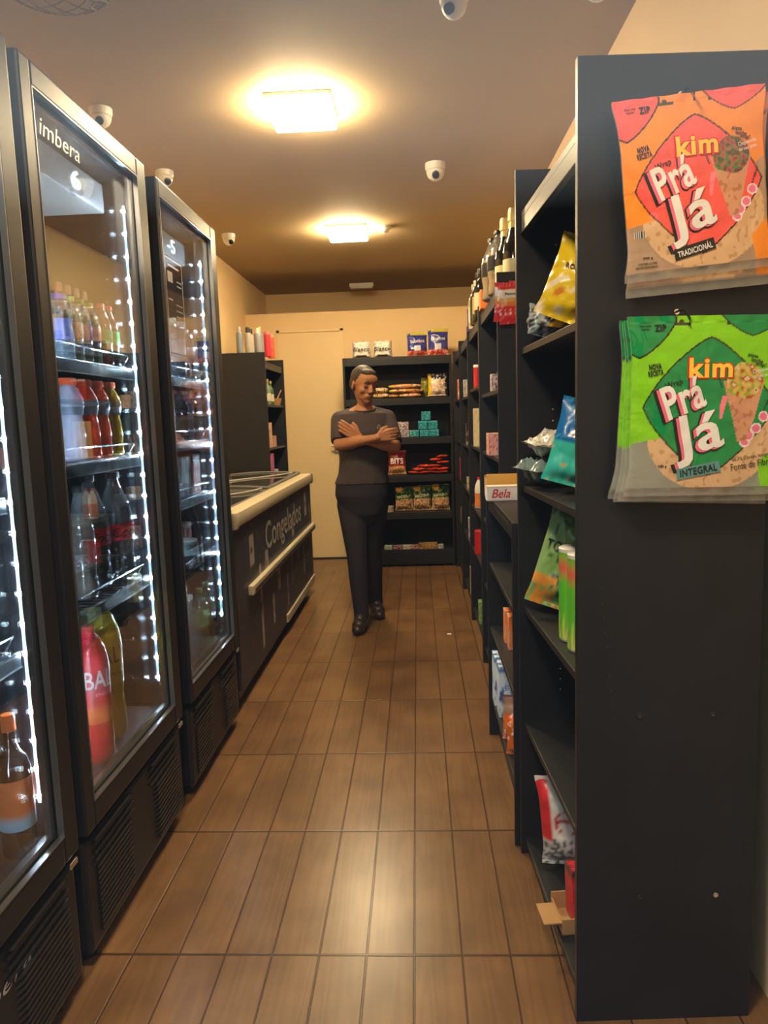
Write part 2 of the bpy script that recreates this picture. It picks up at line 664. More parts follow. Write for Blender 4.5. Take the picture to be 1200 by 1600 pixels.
dome_camera(-1.316, 4.06, radians(40), 'white dome camera on the ceiling above the second fridge corner')
dome_camera(-1.32, 5.42, radians(40), 'white dome camera on the ceiling just past the farthest fridge')
dome_camera(-1.315, 3.26, radians(10), 'white dome camera on the ceiling above the middle fridge door')
dome_camera(0.135, 4.15, radians(0), 'white dome camera alone in the middle right of the ceiling', 1.15)
dome_camera(0.155, 2.555, radians(-30), 'dome camera cut off by the top of the picture, left of the right wall')
dome_camera(0.60, 2.50, radians(-30), 'dark lensed dome camera at the ceiling edge by the right wall')
e = empty('smoke_detector', (-0.195, 5.40, 2.69), 'round white ceiling detector right beside the farther lamp', 'detector')
MB().lathe([(0.05, 0), (0.05, -0.012), (0.042, -0.022)], 24).build('detector_base', MT['white'], e, smooth=True)
MB().lathe([(0.032, -0.022), (0.030, -0.036), (0.02, -0.042), (0.002, -0.043)], 24).build('detector_cap', MT['white'], e, smooth=True)
e = empty('emergency_light', (-0.52, 7.55, 2.69), 'small white bar light on the dark ceiling behind the partition', 'light')
bx('light_housing', MT['white'], e, -0.12, 0.12, -0.03, 0.03, -0.035, 0, 0.004)
bx('light_cover', MT['white'], e, -0.11, 0.11, -0.024, 0.024, -0.05, -0.035, 0.004)

# woven pendant at the very top edge of the picture
e = empty('pendant_lamp', (-1.0, 2.20, 2.69), 'woven wire pendant shade at the top left edge of the photo', 'lamp')
pm = MB()
for k in range(14):
    for sg in (1, -1):
        pts = []
        for j in range(9):
            a = j / 8
            th = 2 * pi * k / 14 + sg * a * 1.5
            rr_ = 0.05 + 0.12 * sin(pi * (0.15 + 0.7 * a))
            pts.append((rr_ * cos(th), rr_ * sin(th), -0.03 - 0.10 * a))
        pm.tube(pts, 0.0022, 5)
pm.build('pendant_shade', plain('woven wire', (150, 130, 95), 0.6), e, smooth=True)
MB().tube([(0, 0, 0), (0, 0, -0.06)], 0.02, 12).build('lamp_holder', MT['white'], e, smooth=True)


# ------------------------------------------------------------------ shelving
def side_unit(name, label, x0, y0, y1, xf, xb, h, shelves, rz=0.0, top=None, near_h=None, recess=0.012, kick=True, holes=False):
    """shelf unit against a side wall, opening towards the aisle (xf is the aisle side)"""
    e = empty(name, (xf, y0, 0), label, 'shelf unit', 'black shelf units', rz)
    d = xb - xf
    sg = 1 if d > 0 else -1
    L = y1 - y0
    t = 0.018

    def bb(n, a0, a1, b0, b1, c0, c1):
        return bx(n, MT['melamine'], e, min(a0, a1), max(a0, a1), b0, b1, c0, c1)
    near = bb('side_panel', 0, d, 0, t, 0, near_h or h)
    far = bb('side_panel', 0, d, L - t, L, 0, h)
    bb('back_panel', d - sg * 0.006, d, t, L - t, 0.04, h - 0.02)
    if top:
        bb('top_board', sg * recess, d - sg * 0.006, t, L - t, top - 0.018, top)
        bb('front_rail', sg * recess, sg * (recess + 0.018), t, L - t, top - 0.055, top - 0.018)
    for z in shelves:
        bb('shelf_board', sg * recess, d - sg * 0.006, t, L - t, z - 0.018, z)
    if kick:
        bb('kick_board', sg * 0.04, sg * 0.058, t, L - t, 0, shelves[-1] - 0.018)
    return e, near, far


u1, u1near, u1far = side_unit('shelf_unit', 'tall black shelf unit closest to the camera, wrap bags hang on its end panel',
                              0, 1.478, 2.128, 0.318, 0.699, 2.0, [1.522, 1.137, 0.782, 0.425, 0.055], rz=radians(2.9), top=1.885)
side_unit('shelf_unit', 'waist high black shelf unit with boxes on top and milk cartons below', 0, 2.150, 2.975, 0.272, 0.66, 1.02, [0.745, 0.475, 0.185], top=1.015, recess=0.008)
side_unit('shelf_unit', 'black shelf unit with champagne on top and red pouches hung on its end', 0, 2.985, 3.885, 0.328, 0.70, 1.895, [1.445, 1.155, 0.80, 0.45, 0.09], top=1.85)
side_unit('shelf_unit', 'fourth black shelf unit from the front along the right wall', 0, 3.895, 4.73, 0.328, 0.70, 1.895, [1.50, 1.155, 0.775, 0.50, 0.09], top=1.85)
side_unit('shelf_unit', 'fifth black shelf unit from the front along the right wall', 0, 4.74, 5.61, 0.328, 0.70, 1.895, [1.47, 1.135, 0.82, 0.47, 0.09], top=1.85)
side_unit('shelf_unit', 'farthest black unit along the right wall, touching the back shelf', 0, 5.62, 6.49, 0.325, 0.70, 1.895, [1.47, 1.135, 0.82, 0.47, 0.09], top=1.85)
side_unit('shelf_unit', 'black shelf unit on the left past the freezer, sprays on top', 0, 5.68, 6.48, -1.157, -1.565, 1.875, [1.479, 1.135, 0.785, 0.45, 0.09], top=1.81)

# holes and screws of the near end panel and the far inner panel
sm = MB()
for k in range(10):
    sm.lathe([(0.0022, -0.0004), (0.0022, 0.0006)], 8, (0.05 + k * 0.003, -0.0005, 0.98 - k * 0.031), ax='y')
sm.build('dowel_hole', MT['trimdark'], u1near)['kind'] = 'stuff'
for (px_, pz_, br) in ((0.130, 0.706, 0), (0.284, 0.704, 0), (0.136, 0.295, 0), (0.30, 0.295, 1), (0.193, 1.925, 1), (0.193, 1.527, 1)):
    MB().lathe([(0.006, -0.0025), (0.0055, -0.0035), (0.002, -0.0036), (0.0005, -0.002)], 14, (px_, 0, pz_), ax='y').build('screw', MT['chrome'] if br else MT['trimdark'], u1near, smooth=True)
sm = MB()
for (yy, z0) in ((0.10, 1.25), (0.13, 0.85), (0.12, 0.55), (0.11, 1.7)):
    for k in range(5):
        sm.lathe([(0.002, 0.0002), (0.002, 0.0008)], 8, (yy, 0.6315 - 0.0006, z0 - k * 0.032 + 0.1), ax='y')
sm.build('peg_hole', MT['inkwhite'], u1far)['kind'] = 'stuff'

# back shelf unit facing the camera
bk = empty('shelf_unit', (-0.17, 6.50, 0), 'wide black shelf unit against the back partition, right of the door', 'shelf unit', 'black shelf units')
for xx in (-0.47, 0.465):
    bx('side_panel', MT['melamine'], bk, xx, xx + 0.018, 0, 0.42, 0, 1.872)
bx('top_board', MT['melamine'], bk, -0.452, 0.465, 0.0, 0.415, 1.854, 1.872)
bx('front_rail', MT['melamine'], bk, -0.452, 0.465, 0.0, 0.018, 1.80, 1.854)
bx('back_panel', MT['melamine'], bk, -0.452, 0.465, 0.414, 0.42, 0.03, 1.854)
for z in (1.512, 1.165, 0.828, 0.495, 0.155):
    bx('shelf_board', MT['melamine'], bk, -0.452, 0.465, 0.008, 0.412, z - 0.018, z)
    bx('front_rail', MT['melamine'], bk, -0.452, 0.465, 0.008, 0.024, z - 0.06 if z > 0.3 else 0.02, z - 0.018)
struct('baseboard_back', MT['cream2'], 0.33, 0.765, 6.965, 6.98, 0, 0.06)


# ------------------------------------------------------------------ glass door fridges
XF = -0.82


def fridge(label, y0, y1, ga, gb, shelves, digits=None, fence=True):
    W = y1 - y0
    e = empty('display_fridge', (XF, y0, 0), label, 'fridge', 'black glass door fridges')
    ga, gb = ga - y0, gb - y0
    for a, b in ((0, 0.035), (W - 0.035, W)):
        bx('cabinet_side', MT['fridge'], e, -0.68, -0.0455, a, b, 0.05, 2.125, 0.0)
    bx('cabinet_back', MT['inner'], e, -0.68, -0.655, 0.035, W - 0.035, 0.40, 2.10)
    bx('cabinet_top', MT['fridge'], e, -0.68, -0.0455, 0.035, W - 0.035, 2.085, 2.125, 0.0)
    bx('cabinet_floor', MT['inner'], e, -0.655, -0.0455, 0.035, W - 0.035, 0.38, 0.41, 0.0)
    # door: frame, two panes, bead
    d = MB()
    for a in ((0, ga), (gb, W)):
        d.box(-0.046, 0, a[0], a[1], 0.36, 2.14)
    d.box(-0.046, 0, ga, gb, 0.36, 0.425)
    d.box(-0.046, 0, ga, gb, 2.085, 2.14)
    door = d.build('door', MT['fridge'], e, bevel=0.006)
    for x in (-0.014, -0.034):
        bx('glass_pane', MT['pane' if x > -0.02 else 'pane2'], door, x - 0.003, x, ga, gb, 0.425, 2.085, 0)
    g = MB()
    t = 0.0035
    g.box(-0.012, 0.001, ga, ga + t, 0.425, 2.085)
    g.box(-0.012, 0.002, gb - t, gb, 0.425, 2.085)
    g.box(-0.012, 0.002, ga + t, gb - t, 0.425, 0.425 + t)
    g.box(-0.012, 0.002, ga + t, gb - t, 2.085 - t, 2.085)
    g.build('glass_bead', MT['gasket'], door)
    g = MB()
    g.box(-0.034, -0.018, gb - 0.018, gb - t, 0.44, 2.07)
    g.box(-0.034, -0.018, ga + t, ga + 0.018, 0.44, 2.07)
    g.box(-0.034, -0.018, ga + 0.018, gb - 0.018, 0.431, 0.443)
    g.build('spacer_bar', MT['gasket'], door)
    MB().lathe([(0.012, 2.14), (0.012, 2.15), (0.009, 2.153)], 14, (-0.03, W - 0.03, 0)).build('hinge', MT['chrome'], door, smooth=True)
    bx('lower_hinge', MT['chrome'], e, -0.03, 0.004, W - 0.055, W - 0.02, 0.338, 0.352, 0.002)
    # lights on both inner side walls
    for yy in (0.043, W - 0.043):
        b = MB().box(-0.062, -0.05, yy - 0.0045, yy + 0.0045, 0.50, 2.01).build('led_strip', MT['ledbar'], e)
        c = MB()
        for k in range(23):
            z = 0.515 + k * 0.0672
            s_ = 1 if yy < W / 2 else -1
            c.box(-0.0615, -0.0505, yy + s_ * 0.0045, yy + s_ * 0.0075, z - 0.0048, z + 0.0048)
        c.build('led_chips', MT['led'], b)['kind'] = 'stuff'
    # evaporator cover
    bx('evaporator_cover', MT['white'], e, -0.60, -0.12, 0.12, W - 0.04, 1.99, 2.075, 0.006)
    bx('rear_channel', MT['gasket'], e, -0.65, -0.635, W - 0.12, W - 0.10, 0.45, 1.98)
    for z in shelves:
        m = MB()
        m.tube([(-0.068, 0.045, z - 0.004), (-0.068, W - 0.055, z - 0.004)], 0.0035, 6)
        m.tube([(-0.068, 0.045, z + 0.036), (-0.068, W - 0.075, z + 0.036), (-0.075, W - 0.06, z + 0.034), (-0.10, W - 0.055, z - 0.004)], 0.0025, 6)
        m.tube([(-0.62, 0.045, z - 0.004), (-0.62, W - 0.055, z - 0.004)], 0.003, 6)
        for k in range(20):
            yy = 0.055 + (W - 0.12) * k / 19
            m.tube([(-0.62, yy, z - 0.002), (-0.068, yy, z - 0.002)], 0.0016, 5)
        sh = m.build('wire_shelf', MT['chrome'], e, smooth=True)
        bx('price_rail', MT['plastic_black'], sh, -0.066, -0.062, 0.045, W - 0.06, z - 0.034, z - 0.007, 0)
        bx('rail_edge', MT['gasket'], sh, -0.066, -0.060, 0.045, W - 0.06, z - 0.037, z - 0.034, 0)
    # base
    bx('base_panel', MT['fridge'], e, -0.62, -0.014, 0.004, W - 0.004, 0.045, 0.335, 0.012)
    for (a, b) in ((0.05, 0.30), (W - 0.30, W - 0.05)):
        for z in (0.265, 0.2875, 0.31):
            MB().box(-0.02, -0.008, a, b, z - 0.002, z + 0.004).build('vent_louvre', MT['grille'], e)
    for a, b in ((0.05, 0.27), (W - 0.29, W - 0.07)):
        MB().box(-0.016, -0.003, a, b, 0.322, 0.3255).build('pull_lip', MT['trimdark'], e)
    gr = MB()
    mid = W * 0.5
    for k in range(12):
        z = 0.075 + 0.165 * k / 11
        dd = 0.028
        P = [(-0.009, 0.06), (-0.009, mid - 0.09), (-0.009 - dd, mid - 0.05), (-0.009 - dd, mid + 0.03), (-0.006, mid + 0.11), (-0.009, W - 0.05)]
        for (x1, a), (x2, b) in zip(P[:-1], P[1:]):
            gr.add([(x1, a, z), (x2, b, z), (x2, b, z + 0.008), (x1, a, z + 0.008), (x1 - 0.012, a, z - 0.004), (x2 - 0.012, b, z - 0.004), (x2 - 0.012, b, z + 0.004), (x1 - 0.012, a, z + 0.004)],
                   [(0, 1, 2, 3), (4, 7, 6, 5), (3, 2, 6, 7), (0, 4, 5, 1)])
    gr.build('base_grille', MT['trimdark'], e)
    for yy in (0.05, W - 0.09):
        MB().lathe([(0.022, 0), (0.022, 0.02), (0.012, 0.022), (0.012, 0.05)], 14, (-0.06, yy + 0.02, 0)).build('foot', MT['plastic_black'], e, smooth=True)
    if digits:
        lettering(digits, MT['digits'], e, lambda a, b: (-0.118, a, b), W * 0.69, 2.033, 0.055 if len(digits) < 2 else 0.09, 0.05, bold=0.01, name='temperature_digits')
    return e


f1 = fridge('nearest black fridge, cut off by the left edge of the photo', 0.84, 1.572, 0.895, 1.507, [1.52, 1.20, 0.86])
f2 = fridge('middle black fridge with sports drinks, cola and two big bottles at the bottom', 1.612, 2.342, 1.662, 2.268, [1.52, 1.252, 0.865], '6')
f3 = fridge('farthest black fridge, beside the chest freezer, small green bottles at the bottom', 2.44, 3.135, 2.456, 3.058, [1.52, 1.28, 1.062, 0.82], '-5')
lettering('imbera', plain('silver print', (190, 190, 190)), f1, lambda a, b: (-0.0135 + 0.0005, a, b), 0.40, 0.262, 0.24, 0.032, shear=0.25, name='lettering')
lettering('imbera', plain('grey print', (62, 64, 68)), f2, lambda a, b: (-0.010, a, b), 0.19, 2.02, 0.20, 0.04, shear=0.2, name='lettering')
# sticker on the farthest fridge's glass
st = MB()
for (a, b, c, d_) in ((2.47, 2.475, 1.58, 1.90), (2.64, 2.645, 1.58, 1.90), (2.475, 2.64, 1.895, 1.90), (2.475, 2.64, 1.58, 1.585), (2.50, 2.61, 1.872, 1.878), (2.58, 2.63, 1.83, 1.834), (2.58, 2.63, 1.815, 1.819), (2.485, 2.53, 1.76, 1.765), (2.56, 2.63, 1.75, 1.753), (2.56, 2.63, 1.73, 1.733), (2.56, 2.63, 1.71, 1.713)):
    st.add([(0.0002, a - 2.44, c), (0.0002, b - 2.44, c), (0.0002, b - 2.44, d_), (0.0002, a - 2.44, d_)], [(0, 1, 2, 3)])
st.add([(0.0002, 0.05, 1.82), (0.0002, 0.10, 1.82), (0.0002, 0.10, 1.855), (0.0002, 0.05, 1.855)], [(0, 1, 2, 3)])
st.build('energy_sticker', plain('grey sticker print', (130, 130, 135)), f3)

# ------------------------------------------------------------------ bottles
PROF = {
    'pet': [(0.80, 0), (1.0, 0.03), (1.0, 0.22), (0.93, 0.30), (1.0, 0.40), (1.0, 0.62), (0.86, 0.74), (0.55, 0.85), (0.36, 0.91), (0.34, 0.94)],
    'sport': [(0.85, 0), (1.0, 0.03), (0.97, 0.16), (1.0, 0.30), (0.93, 0.44), (0.84, 0.52), (0.93, 0.60), (1.0, 0.66), (0.97, 0.76), (0.72, 0.86), (0.52, 0.91), (0.50, 0.93)],
    'wine': [(0.92, 0), (1.0, 0.02), (1.0, 0.60), (0.85, 0.68), (0.45, 0.76), (0.36, 0.80), (0.34, 0.90)],
    'champ': [(0.92, 0), (1.0, 0.02), (1.0, 0.42), (0.90, 0.54), (0.55, 0.68), (0.40, 0.78), (0.36, 0.86)],
    'jug': [(0.85, 0), (1.0, 0.04), (1.0, 0.10), (0.94, 0.16), (1.0, 0.22), (1.0, 0.52), (0.93, 0.60), (1.0, 0.66), (0.80, 0.82), (0.40, 0.90), (0.32, 0.92)],
    'big': [(0.78, 0), (0.98, 0.04), (1.0, 0.20), (0.95, 0.27), (0.92, 0.33), (0.98, 0.40), (1.0, 0.55), (1.0, 0.72), (0.90, 0.82), (0.60, 0.91), (0.36, 0.95), (0.33, 0.96)],
    'cola': [(0.80, 0), (0.98, 0.03), (1.0, 0.12), (0.90, 0.25), (1.0, 0.36), (1.0, 0.58), (0.86, 0.70), (0.55, 0.82), (0.32, 0.92), (0.30, 0.95)],
    'tube': [(0.97, 0), (1.0, 0.02), (1.0, 0.955)],
    'tub': [(0.97, 0), (1.0, 0.02), (1.0, 0.90)],
    'spray': [(0.95, 0), (1.0, 0.02), (1.0, 0.74), (0.8, 0.80)],
}
NECK = {'pet': 0.40, 'sport': 0.62, 'wine': 0.40, 'champ': 0.50, 'jug': 0.42, 'big': 0.40, 'cola': 0.38, 'tub': 1.04, 'tube': 1.04, 'spray': 0.62}


def bottle(kind, name, label, cat, x, y, z, h, r, body, cap, lab=None, liquid=None, group=None, texts=(), rz=0.0, seg=20):
    pr = [(a * r, b * h) for a, b in PROF[kind]]
    mb = MB()
    # smoothed profile
    fine = []
    for i in range(len(pr) - 1):
        for q in range(3):
            t = q / 3
            t2 = t * t * (3 - 2 * t)
            fine.append((pr[i][0] + (pr[i + 1][0] - pr[i][0]) * t2, pr[i][1] + (pr[i + 1][1] - pr[i][1]) * t))
    fine.append(pr[-1])
    mb.lathe(fine, seg)
    o = mb.build(name, body, None, smooth=True)
    o.location = (x, y, z)
    o.rotation_euler = (0, 0, rz)
    tag(o, label, cat, group)
    ct, ch = PROF[kind][-1][1] * h, (1 - PROF[kind][-1][1]) * h
    cr_ = r * NECK[kind]
    MB().lathe([(cr_, ct - ch * 0.15), (cr_ * 1.0, ct + ch * 0.75), (cr_ * 0.9, ct + ch)], 16).build('cap', cap, o, smooth=True)

    def rad(zz):
        for (r1, z1), (r2_, z2) in zip(fine[:-1], fine[1:]):
            if z1 <= zz <= z2:
                return r1 + (r2_ - r1) * (zz - z1) / max(1e-6, z2 - z1)
        return fine[-1][0]
    if liquid:
        lf, lm = liquid
        L = [(a * 0.955, max(b, 0.004)) for a, b in fine if b <= lf * h]
        MB().lathe(L, seg).build('liquid', lm, o, smooth=True)
    if lab:
        z0, z1, lm = lab[:3]
        L = []
        for k in range(7):
            zz = (z0 + (z1 - z0) * k / 6) * h
            L.append((rad(zz) + 0.0006, zz))
        paint = lab[3] if len(lab) > 3 else None
        MB().lathe(L, 32, col=(lambda u, zz: paint(u, (zz / h - z0) / (z1 - z0))) if paint else None, cap=False).build('label', lm, o, smooth=True)
    for t in texts:
        s, m_, zc, wd, ht, ang = t[:6]
        kw = t[6] if len(t) > 6 else {}

        def fn(a, b, ang=ang):
            rr_ = rad(b) + 0.0016
            th = ang + a / max(rr_, 1e-3)
            return (rr_ * cos(th), rr_ * sin(th), b)
        lettering(s, m_, o, fn, 0, zc * h, wd, ht, **kw)
    return o


CLR = MT['clear']
CAM_ANG = lambda x, y: math.atan2(-y, -x)   # direction from a thing towards the photographer's side

# --- middle fridge, upper shelf
zA = 1.522
bottle('sport', 'drink_bottle', 'small blue capped drink bottle, leftmost on the top shelf of the middle fridge', 'bottle', -0.945, 1.965, zA, 0.175, 0.031, CLR, plain('royal blue cap', (50, 70, 190)), (0.30, 0.62, plain('blue and white label', (120, 140, 215))), (0.60, plain('pale drink', (110, 130, 150))))
for i, (yy, gl) in enumerate(((2.030, 'just right of the blue capped one'), (2.088, 'second of the green caps'), (2.146, 'rightmost green cap, by the red caps'))):
    bottle('pet', 'soda_bottle', 'green capped soda bottle in the middle fridge, ' + gl, 'bottle', -0.945, yy, zA, 0.178, 0.027, CLR, plain('lime green cap', (120, 190, 60)), (0.36, 0.60, plain('pink label', (190, 90, 105))), (0.80, plain('amber green soda', (70, 85, 45))), 'green capped soda bottles')
for i, (yy, gl, dk) in enumerate(((2.203, 'left', (95, 35, 25)), (2.258, 'right', (18, 14, 16)))):
    bottle('pet', 'soda_bottle', 'red capped soda bottle with a green label, %s of the two by the lights' % gl, 'bottle', -0.935, yy, zA, 0.184, 0.027, plain('dark soda %d' % i, dk, 0.15), plain('red cap', (215, 40, 50)), (0.36, 0.58, plain('green label', (25, 170, 100))), None, 'red capped soda bottles')
for i, (xx, yy, cn, rgb) in enumerate(((-1.01, 2.10, 'red brown', (140, 45, 35)), (-1.01, 2.155, 'dull red', (120, 40, 40)), (-1.01, 2.21, 'black', (14, 14, 20)), (-1.01, 2.262, 'blackish', (20, 20, 28)), (-1.07, 2.262, 'dark blue', (16, 18, 34)))):
    bottle('wine', 'tall_bottle', 'long necked bottle with a %s capsule behind the middle fridge sodas' % cn, 'bottle', xx, yy, zA, 0.232, 0.026, plain('dark bottle glass', (10, 12, 14), 0.12), plain(cn + ' capsule', rgb), None, None, 'long necked bottles behind the sodas')
bottle('jug', 'clear_jug', 'empty looking clear bottle with a black cap behind the blue capped one', 'bottle', -1.10, 2.12, zA, 0.25, 0.045, CLR, MT['plastic_black'])
bottle('pet', 'soda_bottle', 'clear soda bottle in the second row behind the green caps', 'bottle', -1.0, 2.03, zA, 0.178, 0.027, CLR, plain('lime green cap', (120, 190, 60)), None, (0.8, plain('amber green soda', (70, 85, 45))))

# --- second shelf: sports drinks
zB = 1.254
SD = [('white lilac sports drink bottle with an orange cap, leftmost on its shelf', -0.945, 1.972, (178, 178, 205), (225, 90, 50), (120, 130, 150)),
      ('orange red sports drink bottle, left one of the pair on the second shelf', -0.945, 2.066, (235, 70, 35), (228, 92, 55), (110, 112, 125)),
      ('orange red sports drink bottle, right one of the pair beside the yellow drink', -0.945, 2.144, (235, 75, 38), (228, 92, 55), (110, 112, 125)),
      ('yellow sports drink bottle with an orange cap by the light strip', -0.942, 2.222, (170, 140, 30), (230, 110, 50), (130, 140, 150)),
      ('red sports drink bottle in the back row between white and orange ones', -1.03, 2.12, (190, 50, 35), (210, 60, 45), (90, 90, 100))]
for lb, xx, yy, c1, c2, c3 in SD:
    bottle('sport', 'sports_drink', lb, 'bottle', xx, yy, zB, 0.222, 0.037, plain('drink %s' % (c1,), c1, 0.12, coat=0.5), plain('cap %s' % (c2,), c2), (0.55, 0.74, plain('label %s' % (c3,), c3, 0.3)), None, 'sports drinks')

# --- third shelf: cola
zC = 0.868
COLA = plain('cola', (14, 9, 10), 0.1, coat=0.6)


def colab(lb, xx, yy, h=0.335, r=0.052, s='Coca'):
    return bottle('cola', 'cola_bottle', lb, 'bottle', xx, yy, zC, h, r, CLR, plain('black cap', (12, 12, 14)), (0.38, 0.53, plain('red cola label', (205, 25, 45))), (0.68, COLA), 'large cola bottles',
                  [(s, MT['ink'], 0.455, 0.085, 0.03, CAM_ANG(xx, yy) + 0.55, dict(bold=0.012, shear=0.35))])


colab('large cola bottle with a red label, rightmost of the colas, by the light strip', -0.945, 2.215)
colab('large cola bottle half hidden behind the rightmost cola', -0.975, 2.105)
colab('large cola bottle at the left frame of the middle fridge', -1.06, 2.03, s='Co')
bottle('cola', 'amber_bottle', 'amber drink bottle with a clear neck left of the colas', 'bottle', -0.935, 1.955, zC, 0.315, 0.036, CLR, MT['plastic_black'], None, (0.75, plain('amber drink', (75, 50, 25), 0.15)))

# --- bottom: two big bottles
zD = 0.412
bottle('big', 'energy_drink_bottle', 'big red plastic drink bottle lettered in white at the bottom of the middle fridge', 'bottle', -0.925, 1.925, zD, 0.385, 0.047, plain('red drink', (205, 40, 50), 0.15, coat=0.5), plain('dark red cap', (190, 40, 40)),
       (0.30, 0.80, MT['print'], lambda u, v: srgb(232, 120, 60) if v < 0.30 else srgb(205, 42, 58)), None, None,
       [('BALY', MT['inkwhite'], 0.63, 0.115, 0.050, CAM_ANG(-0.925, 1.925) + 0.75, dict(bold=0.012)), ('ENERGY', MT['inkwhite'], 0.52, 0.06, 0.009, CAM_ANG(-0.925, 1.925) + 0.75)])
bottle('big', 'energy_drink_bottle', 'big yellow plastic drink bottle lettered in black at the bottom of the middle fridge', 'bottle', -0.95, 2.075, zD, 0.41, 0.048, plain('yellow drink', (200, 180, 30), 0.15, coat=0.5), plain('grey cap', (90, 95, 100)),
       (0.42, 0.80, MT['print'], lambda u, v: srgb(205, 185, 25)), None, None,
       [('BALY', MT['ink'], 0.64, 0.115, 0.050, CAM_ANG(-0.95, 2.075) + 0.35, dict(bold=0.008)), ('TROPICAL', MT['ink'], 0.50, 0.06, 0.008, CAM_ANG(-0.95, 2.075) + 0.35)])

# --- farthest fridge
zz = 1.522
bottle('jug', 'water_jug', 'large clear water bottle on the top shelf of the farthest fridge, right one', 'bottle', -0.955, 3.015, zz, 0.235, 0.052, CLR, MT['white'], (0.42, 0.55, plain('violet label', (120, 120, 190))), (0.5, glassy('water', (0.75, 0.82, 0.88), 1.2, 0.15)), 'large water bottles')
bottle('jug', 'water_jug', 'large clear water bottle at the left glass edge of the farthest fridge', 'bottle', -0.955, 2.895, zz, 0.235, 0.052, CLR, MT['white'], (0.30, 0.62, plain('pale blue label', (150, 175, 200))), (0.5, glassy('water tint', (0.75, 0.82, 0.88), 1.2, 0.15)), 'large water bottles')
zz = 1.283
for k, (yy, c, cp, cn) in enumerate(((2.79, (25, 28, 34), (170, 40, 40), 'dark bottle with a dull red cap at the left'), (2.865, (25, 28, 34), (190, 50, 35), 'dark bottle with a red orange cap'), (2.93, (40, 95, 150), (150, 175, 200), 'slim blue bottle with a pale cap'), (2.995, (22, 26, 32), (120, 60, 30), 'dark bottle with a brown cap near the light strip'))):
    bottle('pet', 'drink_bottle', cn + ', second shelf of farthest fridge', 'bottle', -0.925, yy, zz, 0.19, 0.026, plain('drinkc %d' % k, c, 0.15), plain('capc %d' % k, cp), None, None, 'second shelf drinks')
for k, (yy, xx) in enumerate(((2.80, -1.0), (2.90, -1.0), (2.99, -1.0))):
    bottle('tub', 'drink_can', 'can in the back row of the second shelf, %s' % ('left', 'middle', 'right')[k], 'can', xx, yy, zz, 0.16, 0.03, plain('can %d' % k, ((120, 35, 30), (30, 40, 70), (120, 90, 50))[k]), MT['chrome'], None, None, 'cans in the back row')
zz = 1.065


def carton(name, label, cat, x, y, z, sx_, sy_, sz, paint, rz=0.0, group=None, texts=(), n=10, face=None, mtl='printmatte', rot=None):
    mb = MB()

    def face_grid(o0, ux, uy):
        vs, cs, fs = [], [], []
        for j in range(n + 1):
            for i in range(n + 1):
                u, v = i / n, j / n
                vs.append(tuple(o0[k] + ux[k] * u + uy[k] * v for k in range(3)))
                cs.append(paint(u, v))
        for j in range(n):
            for i in range(n):
                a = j * (n + 1) + i
                fs.append((a, a + 1, a + n + 2, a + n + 1))
        mb.add(vs, fs, cs)
    hx, hy = sx_ / 2, sy_ / 2
    face_grid((-hx, -hy, 0), (sx_, 0, 0), (0, 0, sz))
    face_grid((hx, -hy, 0), (0, sy_, 0), (0, 0, sz))
    face_grid((hx, hy, 0), (-sx_, 0, 0), (0, 0, sz))
    face_grid((-hx, hy, 0), (0, -sy_, 0), (0, 0, sz))
    face_grid((-hx, -hy, sz), (sx_, 0, 0), (0, sy_, 0))
    face_grid((-hx, hy, 0), (sx_, 0, 0), (0, -sy_, 0))
    me_o = mb.build(name, MT[mtl], None)
    bm = bmesh.new()
    bm.from_mesh(me_o.data)
    bmesh.ops.remove_doubles(bm, verts=bm.verts, dist=1e-5)
    bm.to_mesh(me_o.data)
    bm.free()
    me_o.location = (x, y, z)
    me_o.rotation_euler = rot if rot else (0, 0, rz)
    tag(me_o, label, cat, group)
    for t in texts:
        s, m_, side, cu, cv, wd, ht = t[:7]
        kw = t[7] if len(t) > 7 else {}
        if side == 'f':
            fn = lambda a, b: (a, -hy - 0.0006, b)
        elif side == 'l':
            fn = lambda a, b: (-hx - 0.0006, -a, b)
        else:
            fn = lambda a, b: (hx + 0.0006, a, b)
        lettering(s, m_, me_o, fn, cu, cv, wd, ht, **kw)
    return me_o


for k, (yy, c) in enumerate(((2.79, (110, 115, 125)), (2.85, (150, 150, 160)))):
    carton('yogurt_pack', 'grey and white yogurt pack on the third shelf, %s one' % ('left' if k == 0 else 'second'), 'food pack', -0.93, yy, zz, 0.05, 0.055, 0.15,
           lambda u, v, c=c: srgb(*c) if v < 0.55 else srgb(95, 75, 70), group='yogurt packs')
carton('yogurt_pack', 'red yogurt pack lettered in white on the third shelf by the light strip', 'food pack', -0.925, 2.935, zz, 0.05, 0.085, 0.155,
       lambda u, v: srgb(60, 70, 40) if v > 0.85 else blobs((170, 30, 35), [(220, 80, 40), (200, 60, 50), (230, 190, 160)], 5, 3)(u, v), group='yogurt packs',
       texts=[('IOGURTE', MT['inkwhite'], 'r', 0.0, 0.125, 0.07, 0.018, dict(bold=0.01))])
zz = 0.822
e = bottle('tub', 'food_cup', 'small clear cup with a white lid on the fourth shelf of the farthest fridge', 'cup', -0.94, 2.86, zz, 0.062, 0.042, plain('pale cup', (130, 150, 160), 0.2), MT['white'])
for k, yy in enumerate((2.95, 3.02)):
    bottle('tub', 'food_cup', 'reddish brown tub on the fourth shelf of the farthest fridge, %s' % ('left' if k == 0 else 'right'), 'cup', -1.0, yy, zz, 0.11, 0.032, plain('tub brown', (110, 50, 35)), plain('tub lid', (60, 30, 30)), group='brown tubs')
zz = 0.412
